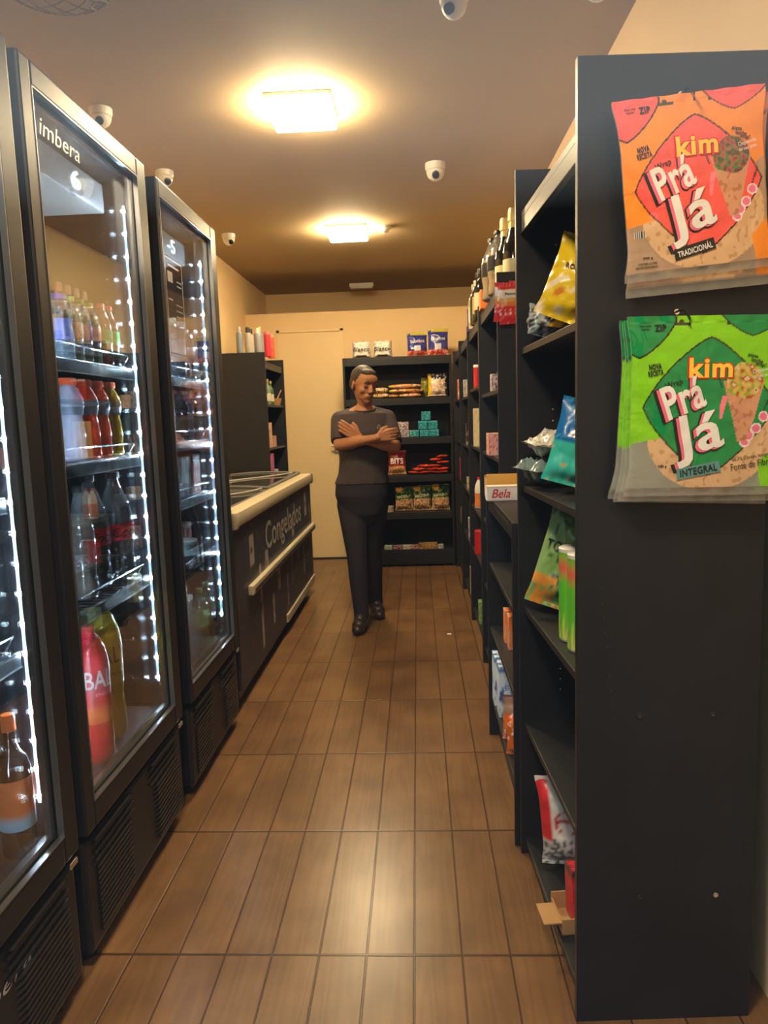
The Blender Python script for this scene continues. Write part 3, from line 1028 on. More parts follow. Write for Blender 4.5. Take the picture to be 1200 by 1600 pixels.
for k, (xx, yy) in enumerate(((-0.915, 2.905), (-0.92, 3.015))):
    bottle('pet', 'green_bottle', 'small green capped water bottle at the bottom of the farthest fridge, %s' % ('left one' if k == 0 else 'right one'), 'bottle', xx, yy, zz, 0.26, 0.034, glassy('green clear %d' % k, (0.45, 0.75, 0.6), 1.6, 0.15, 0.05), plain('bright green cap', (40, 190, 90)), (0.40, 0.66, plain('green water label', (30, 160, 100))), None, 'small green bottles')
for k, (xx, yy) in enumerate(((-0.92, 2.79), (-1.0, 2.88), (-1.0, 2.97))):
    bottle('pet', 'water_bottle', 'clear water bottle at the bottom of the farthest fridge, %s' % ('at the left glass edge', 'second row left', 'second row right')[k], 'bottle', xx, yy, zz, 0.26, 0.036, CLR, MT['white'], None, None, 'clear water bottles')

# --- nearest fridge
bottle('wine', 'wine_bottle', 'dark wine bottle with an orange capsule and an orange and blue label', 'bottle', -0.905, 1.478, 0.412, 0.318, 0.037, plain('black glass', (6, 7, 9), 0.08, coat=0.8), plain('orange capsule', (225, 105, 45)),
       (0.20, 0.56, MT['printmatte'], lambda u, v: srgb(150, 195, 220) if v < 0.22 else srgb(232, 120, 62)), None, None, [('av', MT['inkwhite'], 0.42, 0.018, 0.016, CAM_ANG(-0.905, 1.478) + 0.5)])
for k, (yy, z, c) in enumerate(((1.40, 1.522, (30, 60, 90)), (1.46, 1.202, (90, 30, 40)), (1.38, 1.202, (40, 70, 100)), (1.45, 0.862, (100, 90, 50)), (1.37, 0.862, (30, 45, 70)))):
    bottle('sport', 'drink_bottle', 'dark %s drink bottle behind the glare of the nearest fridge, %s' % (('blue', 'red', 'steel blue', 'olive', 'navy')[k], ('top shelf', 'middle shelf right', 'middle shelf left', 'lower shelf right', 'lower shelf left')[k]), 'bottle', -0.98, yy, z, 0.2, 0.03,
           plain('fr1 %d' % k, c, 0.2), MT['plastic_black'])

# ------------------------------------------------------------------ chest freezer
Y0, Y1 = 3.255, 5.66
FXX = -0.85
fz = empty('chest_freezer', (FXX, Y0, 0), 'long chest freezer with cream rails and a dark printed front reading Congelados', 'freezer')
L = Y1 - Y0
FZC = [(0.20, 0.06, 0.05, 0.66), (0.40, 0.33, 0.08, 0.52), (0.63, 0.62, 0.08, 0.80), (0.70, 0.38, 0.06, 0.55), (0.86, 0.70, 0.10, 0.93), (0.12, 0.68, 0.09, 0.90), (0.27, 0.50, 0.07, 0.72), (0.52, 0.10, 0.05, 0.38), (0.80, 0.18, 0.06, 0.45), (0.95, 0.40, 0.04, 0.80), (0.60, 0.22, 0.04, 0.5), (0.33, 0.12, 0.04, 0.36)]


def fzpaint(u, v):
    base = srgb(50, 49, 60)
    for (a, b, wd, t) in FZC:
        if a < u < a + wd * 0.45 and b < v < t:
            du, dv = (u - a) / (wd * 0.45) - 0.5, (v - b) / (t - b) - 0.5
            if du * du + dv * dv * 3 < 0.045:
                return srgb(62, 54, 62)
            return srgb(158, 152, 150) if a < 0.5 or b > 0.6 else srgb(118, 113, 118)
    n = noise.noise(Vector((u * 26, v * 12, 3)))
    if 0.30 < n < 0.36:
        return srgb(78, 76, 90)
    return base


mb = MB()
nu, nv = 150, 50
vs, cs = [], []
for j in range(nv + 1):
    for i in range(nu + 1):
        u, v = i / nu, j / nv
        vs.append((0.0, u * L, 0.09 + v * 0.775))
        cs.append(fzpaint(u, v))
mb.add(vs, [(j * (nu + 1) + i, j * (nu + 1) + i + 1, (j + 1) * (nu + 1) + i + 1, (j + 1) * (nu + 1) + i) for j in range(nv) for i in range(nu)], cs)
mb.build('printed_front', MT['printmatte'], fz)
bx('body', plain('freezer body', (52, 51, 62)), fz, -0.66, -0.001, 0.0, L, 0.09, 0.50, 0.01)
b = MB()
b.box(-0.05, -0.001, 0, L, 0.50, 0.865)
b.box(-0.66, -0.61, 0, L, 0.50, 0.865)
b.box(-0.61, -0.05, 0, 0.05, 0.50, 0.865)
b.box(-0.61, -0.05, L - 0.05, L, 0.50, 0.865)
b.build('basin', plain('freezer basin', (120, 122, 125), 0.5), fz)
CR = plain('cream plastic rail', (196, 186, 160), 0.35)
rail = MB()
rail.box(-0.075, 0.022, -0.01, L + 0.01, 0.862, 0.935)
rail.box(-0.68, -0.60, -0.01, L + 0.01, 0.862, 0.935)
rail.build('top_rail', CR, fz, bevel=0.02, smooth=True)
for yy in (-0.014, L - 0.042):
    MB().box(-0.685, 0.026, yy, yy + 0.056, 0.855, 0.938).build('corner_cap', plain('grey corner cap', (120, 116, 108), 0.4) if yy > 0 else CR, fz, bevel=0.018, smooth=True)
mr = bx('bumper_rail', CR, fz, 0.0, 0.028, 0.22, L + 0.004, 0.497, 0.545, 0.006)
bx('bumper_stripe', plain('dark rail stripe', (52, 50, 50)), mr, 0.028, 0.0295, 0.26, L, 0.505, 0.523, 0)
bx('skirt_board', plain('cream skirt', (170, 160, 140), 0.5), fz, -0.02, 0.012, 1.18, L, 0.085, 0.135, 0.004)
bx('plinth', MT['plastic_black'], fz, -0.60, -0.03, 0.05, L - 0.05, 0.03, 0.09, 0.003)
for yy in (0.25, 1.2, L - 0.2):
    MB().lathe([(0.03, 0), (0.03, 0.035)], 14, (-0.08, yy, 0)).build('foot', MT['plastic_black'], fz, smooth=True)
# sliding lids
for k, (a, b_, zt) in enumerate(((0.04, L * 0.52, 0.925), (L * 0.48, L - 0.04, 0.940))):
    lid = MB()
    n = 10
    P = [(-0.61 + 0.54 * i / n, 0.012 * sin(pi * i / n)) for i in range(n + 1)]
    vs = [(x, yy, zt + q) for yy in (a, b_) for (x, q) in P]
    lid.add(vs, [(i, i + 1, n + 2 + i, n + 1 + i) for i in range(n)])
    lo = lid.build('sliding_lid', MT['pane'], fz, smooth=True)
    fm = MB()
    fm.tube([(x, a, zt + q + 0.003) for x, q in P], 0.009, 6)
    fm.tube([(x, b_, zt + q + 0.003) for x, q in P], 0.009, 6)
    fm.tube([(-0.075, a, zt + 0.003), (-0.075, b_, zt + 0.003)], 0.008, 6)
    fm.build('lid_frame', plain('grey lid frame', (112, 112, 110), 0.4), lo, smooth=True)
    # curved inner pull rim seen through the glass
    rm = MB()
    rm.tube([(-0.55 + 0.22 * (1 - cos(t * pi / 12)), a + 0.10 + (b_ - a - 0.2) * t / 12, zt + 0.015) for t in range(13)], 0.006, 6)
    rm.build('lid_handle', plain('light handle', (175, 172, 165), 0.4), lo, smooth=True)
bx('divider_bar', plain('light grey bar', (185, 180, 168), 0.4), fz, -0.60, -0.07, L * 0.49, L * 0.51, 0.90, 0.925, 0.004)
lettering('Congelados', plain('grey lettering', (172, 168, 166)), fz, lambda a, b: (0.0015, a, b), (3.92 + 5.17) / 2 - Y0, 0.690, 1.22, 0.205, bold=0.012)
# frozen food boxes inside the freezer
for k in range(6):
    yy = Y0 + 0.30 + k * 0.36
    carton('frozen_box', 'frozen food box inside the chest freezer, %s counted from the fridge end' % ('first', 'second', 'third', 'fourth', 'fifth', 'sixth')[k], 'food box', -1.18, yy, 0.50, 0.40, 0.28, 0.20 + 0.02 * (k % 3),
           (lambda c: (lambda u, v: srgb(*c) if v < 0.7 else srgb(200, 200, 195)))(((150, 60, 50), (70, 90, 120), (170, 150, 90), (90, 110, 80), (160, 110, 70), (110, 110, 130))[k]), group='frozen food boxes in the freezer', n=4)

# ------------------------------------------------------------------ things on the left shelf unit
SB = [(-1.33, 5.56, 0.20, 0.026, (120, 130, 145), 'grey blue spray bottle with a pale cap, leftmost on the left shelf unit', (170, 165, 160), 'spray'),
      (-1.30, 5.72, 0.215, 0.028, (165, 160, 150), 'grey spray bottle with a dark cap, second from the left', (40, 42, 52), 'spray'),
      (-1.20, 5.60, 0.19, 0.028, (135, 138, 145), 'pale grey bottle with a white cap standing in front', (200, 195, 185), 'spray'),
      (-1.32, 5.90, 0.225, 0.028, (190, 180, 165), 'tall bottle with a black cap in the middle of the row', (30, 30, 36), 'spray'),
      (-1.22, 5.76, 0.22, 0.027, (120, 130, 160), 'blue grey bottle with a tan cap', (190, 160, 120), 'spray'),
      (-1.36, 6.02, 0.21, 0.027, (180, 170, 150), 'cream bottle behind the dark capped ones', (190, 175, 150), 'spray')]
for x, y, h, r, c, lb, cc, kd in SB:
    bottle(kd, 'spray_bottle', lb + (', left unit' if 'left shelf' not in lb else ''), 'bottle', x * 1.02, y * 1.03, 1.876, h, r, plain('spr %s' % (c,), c, 0.3), plain('sprc %s' % (cc,), cc), None, None, 'bottles on top of the left shelf unit')
bottle('tub', 'pink_bottle', 'red and pink bottle on top of the left shelf unit, left of the orange one', 'bottle', -1.215, 6.11, 1.876, 0.20, 0.028, plain('pink red', (205, 50, 70), 0.3), plain('pink cap', (220, 110, 110)))
bottle('tub', 'pink_bottle', 'orange red bottle marked S, rightmost on top of the left shelf unit', 'bottle', -1.215, 6.26, 1.876, 0.19, 0.03, plain('salmon', (225, 95, 70), 0.3), plain('tan cap', (215, 150, 110)), None, None, None, [('S', MT['ink'], 0.35, 0.02, 0.03, -1.2)])
for k, (y, z, h, r, c, kd, lb) in enumerate(((5.72, 1.476, 0.19, 0.026, (70, 110, 80), 'wine', 'green bottle, first on the upper shelf of the left unit'), (5.84, 1.476, 0.21, 0.026, (120, 130, 110), 'wine', 'pale green bottle, second on the upper shelf of the left unit'), (5.96, 1.476, 0.20, 0.026, (60, 95, 60), 'wine', 'dark green bottle, third on the upper shelf of the left unit'))):
    bottle(kd, 'glass_bottle', lb, 'bottle', -1.215, y * 1.03, z + 0.004, h, r, plain('gb %d' % k, c, 0.2), plain('gbc', (170, 150, 90)), (0.15, 0.45, plain('gbl', (190, 185, 170))), None, 'glass bottles in the left unit')
e = empty('basket', (-1.215, 6.31, 1.480), 'small tan basket with wooden utensils on the upper shelf of the left unit', 'basket')
MB().lathe([(0.045, 0), (0.06, 0.06), (0.056, 0.06), (0.04, 0.004)], 16).build('basket_bowl', plain('wicker', (160, 120, 70), 0.7), e, smooth=True)
MB().tube([(0.0, 0, 0.02), (0.05, 0.04, 0.13)], 0.005, 6).build('wooden_spoon', plain('spoon wood', (190, 150, 95), 0.6), e)
for k, (y, z, sz, c, lb) in enumerate(((5.72, 1.136, 0.20, (205, 160, 140), 'tall pinkish carton on the middle shelf of the left unit'), (5.88, 1.136, 0.09, (195, 150, 130), 'small pinkish carton beside the tall one on the left unit'), (5.74, 0.792, 0.30, (180, 90, 140), 'pink purple package on the lower shelf of the left unit'), (5.90, 0.792, 0.16, (205, 200, 195), 'white box on the lower shelf of the left unit'))):
    carton('product_box', lb, 'box', -1.205, y * 1.03, z if z > 1 else z - 0.006, 0.05, 0.09, sz, blobs(c, [tuple(max(0, q - 50) for q in c), tuple(min(255, q + 25) for q in c)], 4, k, 0.2), n=8)

# ------------------------------------------------------------------ back shelf goods
YB = 6.60


def pkgpaint(c1, c2, c3, seed=0):
    return bands([(0.5, blobs(c2, [c1, c3], 7, seed)), (0.55, c1), (0.9, blobs(c1, [c1, c2], 5, seed)), (1, c1)])


def tissue(x, label):
    def paint(u, v):
        if 0.05 < v < 0.20 and 0.22 < u < 0.78:
            return srgb(70, 30, 30)
        n = noise.noise(Vector((u * 7, v * 7, x)))
        return srgb(200, 195, 190) if n > 0.25 else srgb(226, 220, 214)
    e = empty('tissue_pack', (x, YB + 0.02, 1.873), label, 'toilet paper', 'toilet paper packs')
    mb = MB()
    n = 20
    w_, h_ = 0.165, 0.15
    for sd in (1, -1):
        vs, cs = [], []
        for j in range(n + 1):
            for i in range(n + 1):
                u, v = i / n, j / n
                k = (abs(2 * u - 1) ** 8)
                kk = (abs(2 * v - 1) ** 10)
                x_ = (u - 0.5) * w_
                lob = 0.012 * abs(sin(2 * pi * u))
                y_ = -sd * (0.05 * (1 - max(k, kk)) + lob * (1 - max(k, kk)))
                z_ = v * h_ + (0.004 * sin(u * 20) if v > 0.9 else 0)
                vs.append((x_, y_, z_))
                cs.append(paint(u, v))
        mb.add(vs, [(j * (n + 1) + i, j * (n + 1) + i + 1, (j + 1) * (n + 1) + i + 1, (j + 1) * (n + 1) + i) for j in range(n) for i in range(n)], cs)
    mb.build('wrapped_rolls', MT['print'], e, smooth=True)
    lettering('Bianco', MT['inkwhite'], e, lambda a, b: (a, -0.066, b), 0.0, 0.076, 0.156, 0.046, bold=0.06, shear=0.15)
    lettering('Bianco', MT['ink'], e, lambda a, b: (a, -0.0675, b), 0.0, 0.076, 0.150, 0.040, bold=0.035, shear=0.15)


tissue(-0.475, 'white toilet paper pack with bold black lettering, left one, nearer the door')
tissue(-0.288, 'white toilet paper pack with bold black lettering, right one, nearer the blue bags')


def blue_bag(x, label, rz, h):
    def paint(u, v):
        if v > 0.86 and u > 0.15:
            return srgb(190, 180, 70)
        if v < 0.22:
            return blobs((200, 70, 55), [(235, 120, 70), (225, 200, 190), (160, 40, 40)], 6, x)(u, v)
        if 0.22 <= v < 0.45 and abs(u - 0.5) < 0.16:
            return srgb(205, 205, 225)
        return blobs((38, 44, 130), [(50, 60, 160), (44, 50, 140)], 5, x)(u, v)
    pouch('cereal_bag', label, 'cereal bag', (x, YB + 0.04, 1.873), 0.185, h, 0.07, paint, (radians(-4), 0, rz), group='blue cereal bags', seed=int(x * 50) + 3, wr=0.006,
          texts=[('Sucrilhos', MT['inkwhite'], 0.5, 0.62, 0.72, 0.13, dict(bold=0.02, rot=0.06)), ('Kellness', MT['inkred'], 0.5, 0.74, 0.4, 0.05, dict(bold=0.02))][:1])


blue_bag(0.02, 'blue cereal bag on top of the back shelf, left and lower of the pair', 0.10, 0.215)
blue_bag(0.205, 'blue cereal bag on top of the back shelf, right and taller of the pair', -0.05, 0.24)


def bread(x, y, z, label, w_=0.24, c=(200, 150, 90), seed=0, h=0.05, group='bread loaf packs'):
    def paint(u, v):
        n = noise.noise(Vector((u * 12 + seed, v * 4 + seed, seed)))
        if u < 0.12:
            return srgb(200, 180, 50)
        if n > 0.25:
            return srgb(225, 200, 180)
        if n < -0.3:
            return srgb(60, 35, 28)
        return srgb(*c)
    mb = MB()
    seg, n = 16, 22
    vs, cs = [], []
    for i in range(n + 1):
        t = i / n
        rr_ = sin(pi * min(1, max(0, (t * 0.94 + 0.03)))) ** 0.35
        for k in range(seg):
            a = 2 * pi * k / seg
            q = 1 + 0.10 * noise.noise(Vector((t * 9 + seed, a * 2, seed)))
            vs.append(((t - 0.5) * w_, 0.05 * rr_ * cos(a) * q, h / 2 + h / 2 * rr_ * sin(a) * q))
            cs.append(paint(t, k / seg))
    mb.add(vs, [(i * seg + k, i * seg + (k + 1) % seg, (i + 1) * seg + (k + 1) % seg, (i + 1) * seg + k) for i in range(n) for k in range(seg)] + [tuple(range(seg)), tuple(n * seg + k for k in range(seg))], cs)
    o = mb.build('bread_pack', MT['print'], None, smooth=True, auto=False)
    o.location = (x, y, z)
    o.rotation_euler = (0, 0, random.uniform(-0.08, 0.08))
    tag(o, label, 'bread', group)


zs = 1.513
bread(-0.315, 6.60, zs, 'bread roll pack low behind the person, on the top inner shelf', 0.14, (205, 165, 110), 1)
bread(-0.315, 6.60, zs + 0.05, 'bread roll pack stacked on another right beside the person', 0.13, (215, 180, 130), 2)
bread(-0.20, 6.63, zs, 'yellow green ended bread pack at the bottom of the long stack, left', 0.12, (190, 130, 60), 3, 0.042)
bread(-0.055, 6.60, zs, 'loaf pack at the bottom of the long stack, left of the white bag', 0.19, (205, 140, 90), 4, 0.042)
bread(-0.09, 6.60, zs + 0.043, 'loaf pack in the middle layer of the long stack', 0.30, (190, 130, 60), 5, 0.04)
bread(-0.10, 6.60, zs + 0.084, 'loaf pack lying on top of the long stack', 0.29, (215, 150, 95), 6, 0.04)
pouch('snack_bag', 'white and navy bag with yellow edge standing at the right of the bread shelf', 'snack bag', (0.192, 6.62, zs + 0.012), 0.178, 0.195, 0.07,
      lambda u, v: srgb(225, 190, 50) if u < 0.18 else (blobs((25, 28, 55), [(230, 225, 215), (25, 28, 55), (40, 40, 80)], 9, 5)(u, v) if v > 0.72 or u > 0.9 else blobs((222, 200, 180), [(240, 235, 225), (210, 150, 120), (190, 130, 100)], 8, 2)(u, v)), (radians(-6), 0, 0), seed=6, wr=0.006)
pouch('snack_bag', 'olive green bag leaning between the bread and the white bag', 'snack bag', (0.07, 6.67, zs + 0.012), 0.09, 0.165, 0.05, blobs((120, 125, 40), [(160, 150, 50), (90, 90, 40)], 5, 1), (radians(-4), radians(8), 0), seed=9)
zs = 1.166
for k, (x, z, lb) in enumerate(((-0.155, zs + 0.001, 'lower'), (-0.16, zs + 0.071, 'upper'))):
    o = carton('wafer_pack', 'white and purple spotted packet, %s of the two stacked beside the person' % lb, 'snack pack', x, 6.60, z, 0.165, 0.09, 0.066, blobs((70, 55, 95), [(225, 215, 215), (120, 90, 100), (200, 190, 200)], 11, k + 2, -0.05), group='purple spotted packets', n=16, mtl='print')


def roll(x, z, lb, h=0.072, w_=0.086):
    def paint(u, v):
        n = noise.noise(Vector((u * 9 + x * 30, v * 9 + z * 20, 1)))
        return srgb(150, 215, 220) if n > 0.38 else (srgb(15, 95, 115) if n < -0.15 else srgb(28, 140, 160))
    o = carton('teal_pack', lb, 'snack pack', x, 6.61, z, w_, 0.09, h, paint, rz=random.uniform(-0.1, 0.1), group='teal wrapped packs', n=12, mtl='print')
    md = o.modifiers.new('soft', 'BEVEL')
    md.width = 0.016
    md.segments = 3
    for p in o.data.polygons:
        p.use_smooth = True


roll(-0.025, zs, 'teal wrapped pack, bottom row left of the little pyramid', 0.06)
roll(0.065, zs, 'teal wrapped pack, bottom row middle of the little pyramid', 0.06)
roll(0.155, zs, 'teal wrapped pack, bottom row right of the little pyramid', 0.06)
roll(0.052, zs + 0.062, 'teal wrapped pack, left of the two in the middle row', 0.078)
roll(0.145, zs + 0.062, 'teal wrapped pack, right of the two in the middle row', 0.078)
roll(0.085, zs + 0.142, 'teal wrapped pack alone on top of the pyramid', 0.082)
zs = 0.829


def bits(u, v):
    if v < 0.35:
        return blobs((170, 120, 75), [(220, 180, 120), (110, 50, 30), (200, 150, 100)], 9, 4)(u, v)
    return blobs((135, 28, 20), [(165, 45, 30), (110, 20, 15)], 4, 4)(u, v)


pouch('snack_bag', 'dark red bag with big white lettering, just below the folded arms of the person', 'snack bag', (-0.19, 6.60, zs + 0.005), 0.165, 0.215, 0.06, bits, (radians(-5), 0, 0), seed=11, wr=0.005,
      texts=[('BITS', MT['inkwhite'], 0.5, 0.55, 0.74, 0.25, dict(bold=0.02))])
PK = [(-0.03, 0.0, 0.10), (0.05, 0.0, -0.1), (0.14, 0.0, 0.05), (0.22, 0.0, 0.0), (0.03, 0.028, 0.3), (0.12, 0.029, -0.15), (0.225, 0.028, 0.1), (0.04, 0.056, -0.35), (0.155, 0.057, 0.12), (0.222, 0.086, 0.0), (0.17, 0.112, 0.15), (0.218, 0.140, 0.0)]
WHERE = ['lowest layer far left', 'lowest layer second from left', 'lowest layer third', 'lowest layer by the side panel', 'second layer left', 'second layer middle', 'second layer right', 'third layer left, tilted', 'third layer middle', 'third layer right', 'fourth layer', 'topmost of the pile']
for k, (x, z, a) in enumerate(PK):
    o = pouch('orange_packet', 'shiny orange packet in the pile on the middle shelf, ' + WHERE[k], 'snack pack', (x, 6.52, zs + z + 0.021), 0.115, 0.12, 0.020,
              blobs((215, 62, 22), [(235, 85, 35), (190, 45, 15), (240, 130, 90)], 4, k), (radians(-88), 0, 0), nu=12, nv=12, seed=k + 20, wr=0.0035, group='pile of orange packets')
    o.rotation_euler = (radians(-90 + random.uniform(-3, 3)), radians(random.uniform(-6, 6)), a)
    o.location.y = 6.53
zs = 0.496
for k, x in enumerate((-0.135, 0.028, 0.195)):
    def paint(u, v, k=k):
        if v > 0.78 and (u - 0.25) ** 2 + (v - 0.9) ** 2 < 0.03:
            return srgb(225, 170, 60)
        if v > 0.48:
            return blobs((35, 75, 35), [(60, 110, 45), (25, 55, 30), (140, 160, 80)], 6, k)(u, v)
        return blobs((190, 140, 110), [(235, 205, 150), (110, 60, 50), (220, 170, 130), (60, 90, 40)], 8, k + 3)(u, v)
    pouch('green_snack_bag', 'green snack bag with pinkish window, %s of the three on the lower shelf' % ('left', 'middle', 'right')[k], 'snack bag', (x, 6.60, zs + 0.005), 0.168, 0.218 + 0.008 * k, 0.06, paint, (radians(-4), 0, 0), seed=k + 31, wr=0.006,
          group='green snack bags', texts=[('ESCOLA', plain('pale ink', (225, 225, 200)), 0.5, 0.60, 0.8, 0.10, dict(bold=0.02, rot=0.12))])
bottle('tub', 'cream_tub', 'small beige tub at the left end of the green bags', 'tub', -0.27, 6.58, zs, 0.052, 0.04, plain('beige tub', (170, 150, 130)), plain('beige lid', (190, 170, 150)))
zs = 0.156
for k, (x, w_, c, lb) in enumerate(((-0.29, 0.07, (150, 175, 165), 'pale green packet, far left on the bottom shelf'), (-0.20, 0.09, (120, 50, 50), 'dark red packet, second on the bottom shelf'), (-0.12, 0.07, (190, 195, 185), 'white packet, third on the bottom shelf'), (-0.04, 0.10, (140, 60, 70), 'rosy packet in the middle of the bottom shelf'))):
    carton('flat_packet', lb, 'food pack', x, 6.57, zs, w_, 0.08, 0.03, blobs(c, [tuple(max(0, q - 60) for q in c), (200, 200, 200)], 7, k, 0.1), n=8, group='packets on the bottom shelf')
carton('flat_packet', 'yellow brown flat box, widest on the bottom shelf', 'food pack', 0.07, 6.57, zs, 0.17, 0.10, 0.046, blobs((150, 110, 60), [(200, 170, 110), (90, 60, 30)], 9, 3), n=12)
carton('flat_packet', 'grey packet at the right end of the bottom shelf', 'food pack', 0.185, 6.57, zs, 0.05, 0.08, 0.028, blobs((110, 115, 115), [(180, 185, 180)], 7, 3), n=6)

# ------------------------------------------------------------------ wrap bags hung on the near end panel
def kim_paint(main, accent, dark, green):
    def f(u, v):
        n = noise.noise(Vector((u * 9, v * 9, 2)))
        n2 = noise.noise(Vector((u * 30, v * 30, 4)))
        x, y = (u - 0.53) / 0.44, (v - 0.50) / 0.375
        dn = abs(x) ** 1.28 + abs(y) ** 1.28
        tl = (abs(u - 0.05) / 0.25) ** 1.3 + (abs(v - 0.98) / 0.20) ** 1.3
        tr = (abs(u - 0.80) / 0.22) ** 1.3 + (abs(v - 1.02) / 0.13) ** 1.3
        if v < 0.05:
            return (*srgb(150, 150, 145), 0.30)
        if 0.895 < v < 0.90 and int(u * 120) % 2:
            return (*srgb(60, 50, 40), 1)
        for q in (tl, tr):
            if q < 1:
                return (*srgb(*accent), 1)
            if q < 1.07:
                return (*srgb(40, 30, 30), 1)
        # hang slots
        for hx in (0.34, 0.68):
            if abs(u - hx) < 0.055 and abs(v - 0.955) < 0.010 or (u - hx) ** 2 + (v - 0.962) ** 2 < 0.0003:
                return (*srgb(60, 55, 45), 1)
        # wrap picture
        if (u - 0.77) ** 2 / 0.017 + (v - 0.635) ** 2 / 0.010 < 1 + 0.5 * n:
            if green:
                c = [(200, 190, 120), (215, 205, 170), (190, 70, 50), (150, 175, 70), (225, 170, 90)][int((n2 + 1) * 3.9) % 5]
            else:
                c = [(150, 60, 60), (60, 95, 50), (110, 45, 45), (80, 120, 60), (170, 90, 80)][int((n2 + 1) * 3.9) % 5]
            return (*srgb(*c), 1)
        if 0.30 < v < 0.64 and abs(u - 0.765) < 0.03 + 0.115 * (v - 0.30) / 0.34:
            return (*(srgb(205, 150, 120) if n2 < 0.25 else srgb(180, 120, 90)), 1)
        for (a, b) in ((0.905, 0.44), (0.855, 0.375), (0.81, 0.335), (0.785, 0.30)):
            d = (u - a) ** 2 / 0.0011 + (v - b) ** 2 / 0.0007
            if d < 0.7:
                return (*srgb(235, 120, 165), 1)
            if d < 1.25:
                return (*srgb(245, 235, 240), 1)
        if 0.60 < u < 0.66 and 0.43 < v < 0.56 and abs((u - 0.60) - (v - 0.43) * 0.3) < 0.018:
            return (*srgb(240, 130, 150), 1)
        for (a, b, s_) in ((0.60, 0.63, 1), (0.635, 0.645, 1), (0.92, 0.50, -1), (0.94, 0.53, -1)):
            if abs(v - b) < 0.03 and abs((u - a) - s_ * (v - b) * -0.4) < 0.006:
                return (*srgb(*dark), 1)
        if dn < 1:
            return (*srgb(*accent), 1)
        if dn < 1.035:
            return (*srgb(45, 30, 30), 1)
        # lower part
        disc = (u - 0.55) ** 2 / 0.19 + (v - 0.33) ** 2 / 0.088 < 1
        if v < 0.30 + 0.05 * sin(u * 3) or (u > 0.86 and v < 0.62 - (1 - u) * 0.6):
            if u > 0.88 and v < 0.28 - (1 - u) * 0.8:
                return (*srgb(*main), 1)
            if disc:
                return (*(srgb(214, 178, 140) if n2 < 0.3 else srgb(190, 150, 110)), 0.97)
            if not green and v > 0.24 and u < 0.24:
                if 0.05 < u < 0.17 and 0.17 < v < 0.28:
                    return (*(srgb(40, 40, 40) if int(u * 130) % 2 else srgb(200, 200, 195)), 1)
            return (*(srgb(165, 170, 160) if green else srgb(196, 165, 140)), 0.62)
        return (*srgb(*main), 1)
    return f


